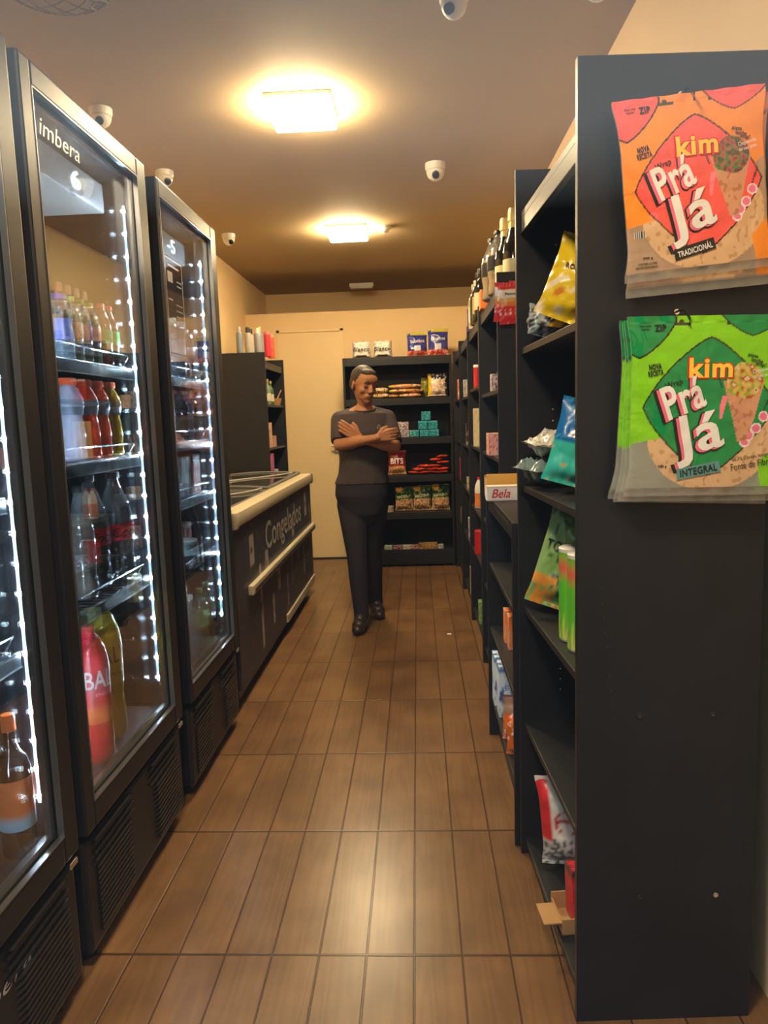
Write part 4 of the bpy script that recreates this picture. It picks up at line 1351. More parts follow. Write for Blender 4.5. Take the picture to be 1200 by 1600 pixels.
def kim_bag(label, x, y, z, w_, h_, ry, main, accent, dark, green, detail, tag_text, group, seed):
    pf = kim_paint(main, accent, dark, green)
    fn0 = pouch_shape(w_, h_, 0.004, 0.03, 0, seed, 0.0022)
    nu, nv = (150, 180) if detail else (40, 48)
    o = None
    mb = MB()
    for side in ((1, -1) if detail else (1, -1)):
        mu, mv = (nu, nv) if side == 1 else (24, 28)
        vs, cs = [], []
        for j in range(mv + 1):
            for i in range(mu + 1):
                u, v = i / mu, j / mv
                q = fn0(u, v, 1)
                vs.append(q if side == 1 else (q[0], q[1] + 0.005, q[2]))
                cs.append(pf(u, v) if side == 1 else (*srgb(200, 195, 185), 0.35))
        mb.add(vs, [(j * (mu + 1) + i, j * (mu + 1) + i + 1, (j + 1) * (mu + 1) + i + 1, (j + 1) * (mu + 1) + i) for j in range(mv) for i in range(mu)], cs)
    o = mb.build('wrap_bag', MT['film'], None, smooth=True, auto=False)
    o.location = (x, y, z)
    o.rotation_euler = (0, ry, radians(2.9))
    tag(o, label, 'food bag', group)
    if not detail:
        return o

    def T(s, m, u, v, wd, ht, rot=0.0, bold=0.0, off=0.0015, shear=0.0):
        lettering(s, m, o, lambda a, b: fn0(a / w_ + 0.5, b / h_, 1, off), (u - 0.5) * w_, v * h_, wd * w_, ht * h_, rot=rot, bold=bold, shear=shear)
    Yl = MT['inkyellow']
    T('kim', MT['inkred'], 0.53, 0.715, 0.315, 0.125, 0.0, 0.060, 0.0012)
    T('kim', Yl, 0.53, 0.715, 0.295, 0.11, 0.0, 0.032, 0.002)
    T('Wrap', MT['ink'], 0.285, 0.625, 0.12, 0.045, radians(16), 0.01)
    for (s, u, v, wd, ht, rr) in (('Prá', 0.35, 0.555, 0.28, 0.19, 20), ('Já', 0.46, 0.325, 0.34, 0.29, 12)):
        T(s, MT['ink'], u - 0.028, v - 0.014, wd * 1.08, ht * 1.06, radians(rr), 0.035, 0.0012, 0)
        T(s, plain('pink ink', (235, 110, 140)), u - 0.018, v - 0.010, wd, ht, radians(rr), 0.02, 0.0018, 0)
        T(s, MT['inkwhite'], u, v, wd, ht, radians(rr), 0.02, 0.0026, 0)
    # flavour tag
    c_, s_ = cos(radians(10)), sin(radians(10))
    mq = MB()
    k = 16
    P = []
    for i in range(k + 1):
        for b in (-1, 1):
            a = (i / k - 0.5) * 0.29 * w_
            q = b * 0.032 * h_
            P.append(fn0((0.0 * w_ + a * c_ - q * s_ + (0.47 - 0.5) * w_) / w_ + 0.5, (0.145 * h_ + a * s_ + q * c_) / h_, 1, 0.002))
    mq.add(P, [(2 * i, 2 * i + 2, 2 * i + 3, 2 * i + 1) for i in range(k)])
    mq.build('flavour_band', MT['ink'] if not green else plain('teal band', (90, 150, 150)), o)
    T(tag_text, MT['inkwhite'] if not green else MT['ink'], 0.47, 0.145, 0.25, 0.042, radians(10), 0.02, 0.003)
    T('ZIP', MT['ink'], 0.20, 0.935, 0.075, 0.038, radians(2), 0.05)
    T('Abra com', MT['ink'], 0.105, 0.948, 0.075, 0.014, radians(2), 0.03)
    T('ziper', MT['ink'], 0.105, 0.928, 0.06, 0.014, radians(2), 0.03)
    T('NOVA', MT['ink'], 0.155, 0.725, 0.085, 0.034, radians(8), 0.05)
    T('RECEITA', MT['ink'], 0.16, 0.69, 0.105, 0.032, radians(8), 0.04)
    T('pizza', MT['ink'], 0.815, 0.775, 0.07, 0.025, radians(-12), 0.02)
    T('lanche', MT['ink'], 0.845, 0.75, 0.08, 0.025, radians(-12), 0.02)
    T('wrap?', MT['ink'], 0.87, 0.725, 0.075, 0.03, radians(-12), 0.02)
    T('Depende', MT['inkwhite'], 0.885, 0.695, 0.13, 0.028, radians(10), 0.0)
    T('do seu jeito', MT['inkwhite'], 0.885, 0.665, 0.13, 0.024, radians(10), 0.0)
    if green:
        T('66,5% Cereais Integrais', MT['ink'], 0.84, 0.215, 0.28, 0.026, radians(8), 0.0)
        T('Fonte de Fibras', MT['ink'], 0.84, 0.175, 0.30, 0.038, radians(8), 0.0)
        T('300 g', MT['ink'], 0.22, 0.17, 0.06, 0.018, 0, 0.03)
    else:
        T('300 g', MT['ink'], 0.14, 0.125, 0.07, 0.018, 0, 0.03)
        T('CONTEM GLUTEN', MT['ink'], 0.14, 0.095, 0.13, 0.012, 0, 0.02)
        T('MANTER REFRIGERADO', MT['ink'], 0.14, 0.075, 0.15, 0.012, 0, 0.02)
    return o


OR_M, OR_A, OR_D = (236, 142, 45), (238, 92, 88), (120, 40, 40)
GR_M, GR_A, GR_D = (128, 208, 28), (20, 140, 78), (10, 80, 50)
kim_bag('orange and red wrap bag hung on the near end panel, the one facing the camera', 0.5415, 1.452, 1.590, 0.283, 0.325, radians(-5), OR_M, OR_A, OR_D, False, True, 'TRADICIONÁL', None, 3)
kim_bag('orange wrap bag almost hidden behind the front orange one, its clear hem showing below', 0.548, 1.464, 1.562, 0.285, 0.345, radians(-4), OR_M, OR_A, OR_D, False, False, '', None, 5)
kim_bag('bright green wrap bag hung on the near end panel, frontmost of the green stack', 0.545, 1.432, 1.172, 0.300, 0.340, radians(0.8), GR_M, GR_A, GR_D, True, True, 'INTEGRAL', None, 7)
for k, (x, y, z, a, lb) in enumerate(((0.538, 1.443, 1.160, 1.6, 'second'), (0.532, 1.454, 1.155, 2.6, 'third'), (0.524, 1.465, 1.158, 3.4, 'rearmost, its silvery corner sticking out lowest at the left'))):
    kim_bag('green wrap bag in the hanging stack, %s behind the front one' % lb if k < 2 else 'rearmost green wrap bag, its silvery corner sticking out lowest at the left%.0s' % lb, x, y, z, 0.300, 0.345, radians(a), GR_M, GR_A, GR_D, True, False, '', 'green wrap bags in the stack', 9 + k)
for z, lb in ((1.905, 'orange'), (1.508, 'green')):
    o = MB().tube([(0.511, 1.488, z + 0.02), (0.512, 1.45, z + 0.018), (0.514, 1.425, z + 0.0), (0.515, 1.427, z - 0.014)], 0.0022, 8).build('hanging_hook', MT['ink'], None, smooth=True)
    tag(o, 'black wire hook on the near end panel holding the %s wrap bags' % lb, 'hook')

# ------------------------------------------------------------------ goods in the nearest right unit
z1 = 1.523


def yellow(u, v):
    if v > 0.80 and v < 0.90 and 0.3 < u < 0.8:
        return srgb(40, 25, 20)
    n = noise.noise(Vector((u * 6, v * 6, 3)))
    if v < 0.5 and n > 0.22:
        return srgb(240, 225, 190)
    if v < 0.35 and n < -0.3:
        return srgb(215, 130, 40)
    return srgb(236, 204, 25)


pouch('chips_bag', 'bright yellow chips bag leaning on the top inner shelf of the nearest unit', 'chips bag', (0.372, 1.86, z1 + 0.036), 0.17, 0.205, 0.07, yellow, (radians(-4), radians(22), radians(-8)), seed=41, wr=0.008,
      texts=[('BAC', MT['ink'], 0.5, 0.74, 0.34, 0.09, dict(bold=0.03)), ('ROSTIDINHO', plain('brown ink', (90, 40, 20)), 0.48, 0.60, 0.6, 0.06, dict(bold=0.03))])
pouch('chips_bag', 'yellow and black chips bag right behind the leaning yellow one', 'chips bag', (0.43, 1.955, z1 + 0.022), 0.17, 0.20, 0.06, blobs((225, 190, 40), [(40, 30, 25), (235, 205, 80), (120, 60, 40)], 7, 8, 0.1), (radians(-4), radians(12), 0), seed=43, wr=0.008)
pouch('foil_bag', 'crumpled black and silver bag at the far end of the top inner shelf', 'snack bag', (0.345, 2.03, z1 + 0.020), 0.10, 0.085, 0.06, blobs((35, 30, 40), [(190, 195, 205), (60, 50, 60), (150, 180, 190)], 6, 2, -0.05), (radians(-8), radians(10), radians(25)), seed=44, wr=0.012, nu=14, nv=14)
z1 = 1.138
pouch('snack_bag', 'teal snack bag with golden bits leaning on the second inner shelf', 'snack bag', (0.365, 1.76, z1 + 0.026), 0.15, 0.205, 0.06,
      lambda u, v: blobs((60, 190, 175), [(210, 160, 90), (70, 200, 185), (225, 185, 120)], 6, 3, 0.25)(u, v) if v < 0.5 else blobs((20, 110, 180), [(60, 160, 200), (235, 240, 240), (20, 80, 150)], 5, 4, 0.2)(u, v), (radians(-4), radians(16), radians(-6)), seed=46, wr=0.007,
      texts=[('Ca', MT['inkwhite'], 0.62, 0.56, 0.28, 0.12, dict(bold=0.02))])
for k, (z, c, lb, sd) in enumerate(((z1 + 0.036, (120, 140, 140), 'grey green crumpled pack lying lower on the second inner shelf', 91), (z1 + 0.106, (225, 218, 205), 'white ribbed pack lying on the grey green one', 95))):
    o = pouch('crumpled_pack', lb, 'pack', (0.362, 1.95, z + 0.008), 0.12, 0.12, 0.05, blobs(c, [tuple(int(q * 0.7) for q in c), tuple(min(255, q + 20) for q in c)], 7, k, 0.1), (radians(-86), radians(5), radians(28 - 20 * k)), seed=sd, wr=0.016, nu=20, nv=20)
z1 = 0.783


def dorito(u, v):
    n = noise.noise(Vector((u * 9, v * 9, 7)))
    if v > 0.62 and abs(u - 0.5) < 0.1 and v < 0.9 and n > -0.1:
        return srgb(215, 170, 60)
    if v < 0.32 and u < 0.5 and n > -0.2:
        return srgb(225, 150, 60)
    if (u - 0.42) ** 2 / 0.01 + (v - 0.28) ** 2 / 0.006 < 1:
        return srgb(45, 95, 85)
    if n > 0.30:
        return srgb(60, 95, 55)
    return srgb(132, 172, 100)


pouch('tortilla_chips_bag', 'green tortilla chips bag leaning at the far end of the third inner shelf', 'chips bag', (0.352, 1.985, z1 + 0.026), 0.145, 0.285, 0.07, dorito, (radians(-4), radians(17), radians(-12)), seed=51, wr=0.008,
      texts=[('TOS', MT['ink'], 0.27, 0.60, 0.40, 0.10, dict(bold=0.03, shear=0.1))], group=None)
pouch('tortilla_chips_bag', 'green tortilla chips bag standing behind the potato crisp tubes', 'chips bag', (0.44, 1.90, z1 + 0.010), 0.15, 0.27, 0.06, dorito, (radians(-4), radians(3), 0), seed=53, wr=0.008,
      texts=[('TOS', MT['ink'], 0.40, 0.58, 0.62, 0.13, dict(bold=0.04, shear=0.1))])


def tube(label, x, y, z, c, h=0.232, r=0.036, group=None, name='crisp_tube'):
    def paint(u, v):
        if v > 0.80:
            return srgb(225, 100, 85) if v < 0.93 else srgb(*c)
        if v < 0.24 and 0.0 < u < 0.9:
            n = noise.noise(Vector((u * 14, v * 9, 1)))
            return srgb(225, 220, 120) if n > 0.15 else (srgb(40, 90, 150) if n < -0.35 else srgb(*c))
        return srgb(*c)
    o = bottle('tube', name, label, 'crisp tube', x, y, z, h, r, plain('tube rim', (200, 200, 195), 0.3), plain('clear lid', (215, 215, 205), 0.2),
               (0.02, 0.945, MT['printmatte'], paint), None, group, [])
    ang = CAM_ANG(x, y)

    def T(s, m, zc, wd, ht, da=0.0, **kw):
        def fn(a, b):
            th = ang + da - b / r
            return ((r + 0.0014) * cos(th), (r + 0.0014) * sin(th), a)
        lettering(s, m, o, fn, zc, 0, wd, ht, **kw)
    if h > 0.2:
        T('PRINGLES', MT['inkred'], 0.112, 0.085, 0.026, 0.35, bold=0.04)
        T('O/', MT['inkwhite'], 0.068, 0.03, 0.022, 0.3, bold=0.02)
    return o


tube('green potato crisp tube on the third inner shelf, farther of the two', 0.374, 1.772, z1 + 0.001, (95, 195, 50), group='green crisp tubes')
tube('green potato crisp tube on the third inner shelf, nearer of the two', 0.378, 1.690, z1 + 0.001, (95, 195, 50), group='green crisp tubes')
tube('red potato crisp tube just showing behind the near end panel', 0.382, 1.610, z1 + 0.001, (200, 40, 40))
# pet food bag and carton at the bottom
z1 = 0.056


def dog(u, v):
    if u < 0.16 and v > 0.30:
        return srgb(215, 50, 60)
    if u < 0.45 and v < 0.35:
        n = noise.noise(Vector((u * 20, v * 20, 3)))
        return srgb(80, 90, 100) if n > 0.05 else srgb(205, 205, 205)
    d = ((u - 0.36) / 0.15) ** 2 + ((v - 0.52) / 0.12) ** 2
    if 0.7 < d < 1.1 or (d < 0.5 and int(v * 40) % 2):
        return srgb(185, 40, 60)
    return srgb(226, 222, 215)


pouch('paper_bag', 'white and red paper bag on the lowest shelf of the nearest unit', 'bag', (0.43, 1.93, z1 + 0.024), 0.22, 0.245, 0.10, dog, (radians(-10), radians(-6), radians(-14)), seed=61, wr=0.012,
      texts=[('PE', MT['inkred'], 0.72, 0.42, 0.22, 0.08, dict(bold=0.03)), ('PREMIUM', MT['ink'], 0.76, 0.34, 0.22, 0.03, dict(bold=0.02))], bulge_low=1.0)
o = carton('red_packet', 'red packet with a dark band standing in the open carton', 'food pack', 0.415, 1.74, z1 + 0.012, 0.12, 0.06, 0.13, lambda u, v: srgb(60, 58, 60) if v > 0.88 else (srgb(235, 230, 228) if v > 0.82 else blobs((215, 35, 55), [(230, 60, 75), (190, 25, 40)], 5, 2)(u, v)), rot=(radians(-6), 0, radians(6)), mtl='print')
e = empty('open_carton', (0.405, 1.735, z1), 'torn brown cardboard tray around the red packet', 'carton', rz=radians(6))
bx('carton_base', MT['card'], e, -0.085, 0.085, -0.05, 0.05, 0.0, 0.003, 0)
for n_, a in (('near_wall', (-0.085, 0.085, -0.05, -0.047, 0.0, 0.042)), ('far_wall', (-0.085, 0.085, 0.047, 0.05, 0.0, 0.05)), ('aisle_wall', (-0.085, -0.082, -0.047, 0.047, 0.0, 0.035)), ('inner_wall', (0.082, 0.085, -0.047, 0.047, 0.0, 0.05))):
    bx('carton_wall', MT['card'], e, *a, bevel=0)
fl = bx('carton_flap', MT['card'], e, -0.13, -0.085, -0.048, 0.03, 0.030, 0.033, 0)

# ------------------------------------------------------------------ low unit: boxes on top, cartons inside
zc_ = 1.016
o = carton('chocolate_box', 'white and brown box lettered in red script on top of the low unit', 'box', 0.325, 2.80, zc_, 0.135, 0.07, 0.055, lambda u, v: srgb(228, 222, 214) if 0.1 < v < 0.9 else srgb(190, 180, 170), texts=[('Bela', MT['inkred'], 'f', -0.015, 0.028, 0.07, 0.034, dict(shear=0.3, bold=0.01))], n=8)
carton('chocolate_box', 'red box beside the white one on top of the low unit', 'box', 0.432, 2.76, zc_, 0.07, 0.09, 0.07, lambda u, v: srgb(205, 35, 45) if v > 0.25 else srgb(235, 215, 210), rz=radians(-14), n=8)
e = empty('display_tray', (0.385, 2.91, zc_), 'brown display tray with a yellow torn edge behind the boxes on the low unit', 'carton')
bx('tray_back', MT['card'], e, -0.12, 0.12, 0.04, 0.045, 0, 0.085, 0)
bx('tray_base', MT['card'], e, -0.12, 0.12, -0.05, 0.045, 0, 0.003, 0)
bx('tray_side', MT['card'], e, -0.12, -0.117, -0.05, 0.04, 0, 0.075, 0)
bx('tray_front', plain('yellow card', (215, 165, 75), 0.7), e, -0.12, 0.02, -0.053, -0.05, 0, 0.095, 0)
for k, (x, y) in enumerate(((0.317, 2.86), (0.322, 2.745))):
    def mk(u, v):
        if v > 0.9:
            return srgb(60, 120, 190)
        if u < 0.25 and 0.3 < v < 0.55:
            return srgb(40, 90, 170)
        n = noise.noise(Vector((u * 7, v * 9, 2)))
        return srgb(90, 160, 215) if n > 0.30 and v < 0.7 else srgb(214, 228, 236)
    o = carton('milk_carton', 'white and blue milk carton in the low unit, %s one' % ('farther' if k == 0 else 'nearer'), 'milk carton', x, y, 0.186, 0.072, 0.095, 0.20, mk, group='milk cartons', n=14,
               texts=[('LEITE', plain('milk blue', (50, 110, 190)), 'f', 0.0, 0.12, 0.05, 0.018, dict(bold=0.02, rot=0.3)), ('integral', plain('milk blue', (50, 110, 190)), 'f', 0.0, 0.085, 0.045, 0.010)])
    MB().lathe([(0.014, 0.2), (0.014, 0.212), (0.012, 0.214)], 16, (-0.01, -0.02, 0)).build('cap', MT['white'], o, smooth=True)
pouch('flour_pack', 'brown and orange paper pack in front of the milk cartons', 'food pack', (0.325, 2.50, 0.188), 0.10, 0.165, 0.07, lambda u, v: srgb(120, 85, 70) if v > 0.80 else (srgb(170, 145, 125) if v > 0.58 else blobs((232, 118, 35), [(240, 235, 230), (225, 95, 30)], 6, 4, 0.25)(u, v)), (0, 0, radians(-12)), seed=71, wr=0.004)
pouch('flour_pack', 'orange and white pack nearest the front of the low shelf', 'food pack', (0.325, 2.385, 0.188), 0.10, 0.145, 0.06, blobs((228, 112, 35), [(235, 230, 225), (225, 95, 30)], 6, 9, 0.15), (0, 0, radians(-8)), seed=72, wr=0.004)
for k, y in enumerate((2.66, 2.74)):
    carton('orange_carton', 'narrow orange carton on the middle shelf of the low unit, %s' % ('nearer' if k == 0 else 'farther'), 'box', 0.342 - 0.004 * k, y, 0.476, 0.05, 0.06, 0.125, lambda u, v: srgb(205, 195, 180) if v > 0.90 or u > 0.75 else srgb(232, 125, 55), group='orange cartons', n=8)

# red sachets hanging on the third unit's end panel
for k, (x, y, z, a, lb) in enumerate(((0.352, 2.962, 1.700, 3, 'left'), (0.375, 2.950, 1.690, -2, 'front'), (0.405, 2.968, 1.705, 4, 'right'))):
    def sac(u, v):
        if v > 0.88:
            return srgb(205, 50, 50)
        if v > 0.66:
            return srgb(228, 220, 210)
        if v > 0.45:
            return srgb(205, 160, 90) if v > 0.55 else srgb(220, 120, 60)
        if 0.2 < v < 0.4 and (int(u * 12) % 3 == 0) and (int(v * 24) % 2 == 0):
            return srgb(240, 200, 190)
        return srgb(205, 40, 45)
    pouch('red_sachet', 'red and white sachet hanging on the third unit end panel, %s one' % lb, 'sachet', (x, y, z), 0.085, 0.15, 0.012, sac, (0, radians(a), 0), nu=18, nv=28, seed=80 + k, wr=0.002,
          group='hanging red sachets', texts=[('Panco', MT['ink'], 0.55, 0.76, 0.5, 0.07, dict(bold=0.03))] if k == 1 else ())

# ------------------------------------------------------------------ bottles on top of the right units
zt = 1.851
DG = plain('dark green glass', (18, 24, 18), 0.08, coat=0.8)
GOLD = plain('gold foil', (222, 200, 140), 0.35, metal=0.4)
for k, (x, y, h, lb) in enumerate(((0.405, 3.06, 0.30, 'nearest, tallest looking'), (0.385, 3.17, 0.29, 'second'), (0.475, 3.13, 0.29, 'half hidden third'))):
    o = bottle('champ', 'sparkling_wine', 'gold foiled sparkling wine bottle on the third unit, %s' % lb, 'bottle', x, y, zt, h, 0.043, DG, GOLD, (0.10, 0.34, plain('cream label', (215, 200, 150))), None, 'sparkling wine bottles')
    MB().lathe([(0.0195, h * 0.66), (0.0185, h * 0.78), (0.0165, h * 0.87)], 20).build('foil_neck', GOLD, o, smooth=True)
for k, (x, y, lb) in enumerate(((0.372, 3.30, 'nearer'), (0.360, 3.44, 'farther'))):
    bottle('cola', 'syrup_bottle', 'large amber drink bottle with a black label, %s of two on the third unit' % lb, 'bottle', x, y, zt, 0.275, 0.050, CLR, plain('black cap', (12, 12, 14)), (0.38, 0.60, plain('black label', (16, 16, 18))), (0.66, plain('amber syrup', (165, 120, 60), 0.2)), 'amber drink bottles')
carton('orange_box', 'small orange box behind the amber bottles on top of the third unit', 'box', 0.352, 3.70, zt, 0.06, 0.10, 0.09, lambda u, v: srgb(235, 125, 40), n=4)
for k, (x, y, h, c, cc, lb) in enumerate(((0.40, 3.82, 0.27, (25, 22, 20), (190, 90, 40), 'dark bottle with an orange neck'), (0.352, 3.98, 0.25, (30, 25, 20), (20, 20, 20), 'dark bottle with a black cap, nearest on the fourth unit'), (0.355, 4.14, 0.26, (28, 35, 25), (24, 24, 24), 'dark green bottle, second on the fourth unit'), (0.355, 4.32, 0.25, (70, 60, 30), (190, 180, 150), 'olive bottle with a pale cap, third on the fourth unit'), (0.358, 4.50, 0.26, (200, 190, 160), (210, 200, 170), 'cream bottle, farthest on the fourth unit'), (0.36, 4.64, 0.22, (60, 70, 130), (220, 205, 160), 'blue labelled cream bottle at the end of the fourth unit'))):
    bottle('wine', 'liquor_bottle', lb + ' along the right wall', 'bottle', x, y, zt, h, 0.034, plain('lq %d' % k, c, 0.15), plain('lqc %d' % k, cc), (0.15, 0.5, plain('lql %d' % k, ((190, 150, 80), (200, 190, 160), (180, 160, 90), (40, 60, 40), (225, 215, 180), (70, 70, 150))[k])), None, 'bottles on top of the right units')
bottle('tub', 'black_jar', 'dark round lid showing above the nearest tall unit', 'jar', 0.33, 2.16, 1.99, 0.02, 0.02, MT['plastic_black'], MT['plastic_black']) if False else None

# ------------------------------------------------------------------ small goods seen edge-on along the right units
SG = [
    ('snack_box', 'small white and red snack box on the upper shelf of the third unit', 'box', 0.362, 3.36, 1.446, 0.05, 0.06, 0.075, (225, 215, 205), [(190, 40, 40), (60, 50, 50)]),
    ('snack_box', 'red snack box behind the white one on the third unit', 'box', 0.385, 3.28, 1.446, 0.05, 0.06, 0.085, (180, 45, 45), [(220, 200, 190), (60, 30, 30)]),
    ('pink_pack', 'pink and red striped pack on the second shelf of the third unit', 'snack pack', 0.360, 3.42, 1.156, 0.07, 0.14, 0.10, (225, 165, 150), [(190, 50, 55), (235, 200, 185)]),
    ('pink_pack', 'pink pack nearer the camera on the second shelf of the third unit', 'snack pack', 0.400, 3.26, 1.156, 0.07, 0.10, 0.11, (230, 175, 160), [(200, 70, 70), (240, 210, 200)]),
    ('cream_box', 'tall cream box on the second shelf of the fourth unit', 'box', 0.362, 4.42, 1.156, 0.05, 0.06, 0.225, (222, 205, 160), [(200, 175, 120), (235, 225, 190)]),
    ('snack_box', 'blue and white pack on the upper shelf of the fifth unit', 'snack pack', 0.355, 5.25, 1.471, 0.04, 0.07, 0.12, (200, 205, 215), [(60, 80, 160), (230, 230, 230)]),
    ('snack_box', 'yellow and red pack nearer on the upper shelf of the fifth unit', 'snack pack', 0.365, 5.10, 1.471, 0.04, 0.07, 0.09, (225, 190, 120), [(190, 60, 40), (230, 220, 190)]),
    ('dark_pack', 'dark brown and white pack on the second shelf of the fifth unit', 'snack pack', 0.360, 5.15, 1.136, 0.04, 0.07, 0.15, (60, 35, 30), [(210, 200, 185), (110, 50, 40)]),
    ('cream_box', 'small cream and brown box on the third shelf of the fifth unit', 'box', 0.360, 5.15, 0.821, 0.04, 0.07, 0.09, (205, 185, 140), [(90, 60, 40), (225, 215, 190)]),
    ('grey_pack', 'black and white pack on the fourth shelf of the fifth unit', 'snack pack', 0.362, 5.10, 0.471, 0.04, 0.07, 0.16, (190, 190, 190), [(40, 40, 45), (150, 120, 90)]),
    ('lime_pack', 'pale yellow green pack on the lowest shelf of the fifth unit', 'snack pack', 0.365, 5.05, 0.091, 0.04, 0.07, 0.20, (200, 205, 130), [(120, 150, 60), (230, 230, 200)]),
    ('orange_pack', 'orange and white pack on the upper shelf of the farthest side unit', 'snack pack', 0.355, 6.00, 1.471, 0.04, 0.07, 0.16, (215, 110, 60), [(235, 225, 210), (190, 80, 40)]),
    ('magenta_pack', 'magenta pack on the third shelf of the farthest side unit', 'snack pack', 0.358, 5.95, 0.821, 0.04, 0.07, 0.18, (190, 30, 90), [(220, 80, 90), (120, 30, 50)]),
    ('tan_pack', 'tan and red pack on the fourth shelf of the farthest side unit', 'snack pack', 0.360, 5.95, 0.471, 0.04, 0.07, 0.13, (200, 160, 120), [(190, 60, 50), (120, 60, 40)]),
    ('white_pack', 'white pack on the lowest shelf of the farthest side unit', 'snack pack', 0.362, 5.90, 0.091, 0.04, 0.07, 0.09, (215, 205, 190), [(150, 130, 110), (230, 225, 220)]),
    ('green_pack', 'green pack on the lowest shelf of the fourth unit', 'snack pack', 0.370, 4.35, 0.091, 0.05, 0.09, 0.13, (110, 160, 90), [(200, 210, 160), (60, 100, 50)]),
    ('blue_pack', 'blue and white pack beside the red can on the fourth unit', 'snack pack', 0.385, 4.28, 0.501, 0.05, 0.07, 0.07, (60, 80, 150), [(225, 225, 230), (40, 50, 100)]),
]
for (n_, lb, ct, x, y, z, a, b, c, col, alt) in SG:
    carton(n_, lb, ct, x, y, z, a, b, c, blobs(col, alt, 6, x * 10 + y, 0.12), n=10, mtl='print')
bottle('tub', 'red_tube', 'tall red tube with a white lid on the upper shelf of the fourth unit', 'tube', 0.362, 4.42, 1.501, 0.135, 0.020, plain('red tube', (205, 45, 45)), MT['white'])
bottle('pet', 'sauce_bottle', 'white sauce bottle with a red cap on the third shelf of the fourth unit', 'bottle', 0.366, 4.45, 0.776, 0.19, 0.026, plain('sauce white', (225, 220, 205)), plain('sauce red cap', (205, 30, 35)), (0.06, 0.5, plain('sauce label', (220, 130, 60))))
bottle('tub', 'red_can', 'red can on the fourth shelf of the fourth unit', 'can', 0.368, 4.42, 0.501, 0.145, 0.036, plain('can red', (190, 35, 40), 0.3), plain('can lid red', (170, 40, 40)))

# ------------------------------------------------------------------ the person
def capsule(mb, p, q, r1, r2, seg=16, flat=1.0, up=(0, 0, 1)):
    """tapered round-ended limb; flat squashes it across the 'up' axis"""
    p, q = Vector(p), Vector(q)
    t = (q - p)
    L_ = t.length
    t.normalize()
    u = Vector(up)
    u = (u - t * u.dot(t))
    if u.length < 0.01:
        u = Vector((1, 0, 0)) - t * t.x
    u.normalize()
    v = t.cross(u)
    rings = []
    for k in range(5):
        a = pi / 2 * (1 - k / 4) if k < 4 else 0
        rings.append((-r1 * sin(a), r1 * cos(a)))
    for k in range(1, 6):
        rings.append((L_ * k / 5 if k < 5 else L_, r1 + (r2 - r1) * k / 5))
    for k in range(1, 5):
        a = pi / 2 * k / 4
        rings.append((L_ + r2 * sin(a), r2 * cos(a)))
    vs = []
    for d, r in rings:
        r = max(r, 0.0005)
        for k in range(seg):
            a = 2 * pi * k / seg
            vs.append(p + t * d + u * (cos(a) * r * flat) + v * (sin(a) * r))
    n = len(rings)
    fs = [(i * seg + k, i * seg + (k + 1) % seg, (i + 1) * seg + (k + 1) % seg, (i + 1) * seg + k) for i in range(n - 1) for k in range(seg)]
    fs += [tuple(range(seg))[::-1], tuple((n - 1) * seg + k for k in range(seg))]
    mb.add(vs, fs)


def ring_loft(mb, rings, seg=28, sup=2.3):
    """rings: (centre, rx, ry, yaw) horizontal super-ellipses, bottom to top"""
    # resample smoothly
    vs = []
    out = []
    for i in range(len(rings) - 1):
        for q in range(4):
            out.append((i, q / 4))
    out.append((len(rings) - 2, 1.0))
    for i, t in out:
        a, b = rings[i], rings[i + 1]
        t2 = t
        c = Vector(a[0]).lerp(Vector(b[0]), t2)
        rx, ry, yw = (a[k] + (b[k] - a[k]) * t2 for k in (1, 2, 3))
        for k in range(seg):
            an = 2 * pi * k / seg
            ca, sa = cos(an), sin(an)
            x = rx * math.copysign(abs(ca) ** (2 / sup), ca)
            y = ry * math.copysign(abs(sa) ** (2 / sup), sa)
            vs.append((c.x + x * cos(yw) - y * sin(yw), c.y + x * sin(yw) + y * cos(yw), c.z))
    n = len(out)
    fs = [(i * seg + k, i * seg + (k + 1) % seg, (i + 1) * seg + (k + 1) % seg, (i + 1) * seg + k) for i in range(n - 1) for k in range(seg)]
    fs += [tuple(range(seg))[::-1], tuple((n - 1) * seg + k for k in range(seg))]
    mb.add(vs, fs)


def ellipsoid(mb, c, r, rot=None, seg=20, rings=12):
    vs = []
    for i in range(rings + 1):
        th = pi * i / rings
        for k in range(seg):
            a = 2 * pi * k / seg
            v = Vector((r[0] * sin(th) * cos(a), r[1] * sin(th) * sin(a), r[2] * cos(th)))
            if i in (0, rings):
                v = Vector((0.0004 * cos(a), 0.0004 * sin(a), r[2] * cos(th)))
            if rot:
                v = rot @ v
            vs.append(Vector(c) + v)
    fs = [(i * seg + k, (i + 1) * seg + k, (i + 1) * seg + (k + 1) % seg, i * seg + (k + 1) % seg) for i in range(rings) for k in range(seg)]
    fs += [tuple(range(seg)), tuple(rings * seg + k for k in range(seg))[::-1]]
    mb.add(vs, fs)


def fuse(mb, name, m, parent, voxel, smooth_it=4, fac=0.5):
    """one continuous surface from the overlapping shapes in mb"""
    o = mb.build(name, m, None)
    md = o.modifiers.new('r', 'REMESH')
    md.mode = 'VOXEL'
    md.voxel_size = voxel
    md.use_smooth_shade = True
    if smooth_it:
        ms = o.modifiers.new('s', 'SMOOTH')
        ms.factor = fac
        ms.iterations = smooth_it
    dg = bpy.context.evaluated_depsgraph_get()
    dg.update()
    me = bpy.data.meshes.new_from_object(o.evaluated_get(dg))
    o.modifiers.clear()
    o.data = me
    for p in me.polygons:
        p.use_smooth = True
    if not me.materials:
        me.materials.append(m)
    o.parent = parent
    return o


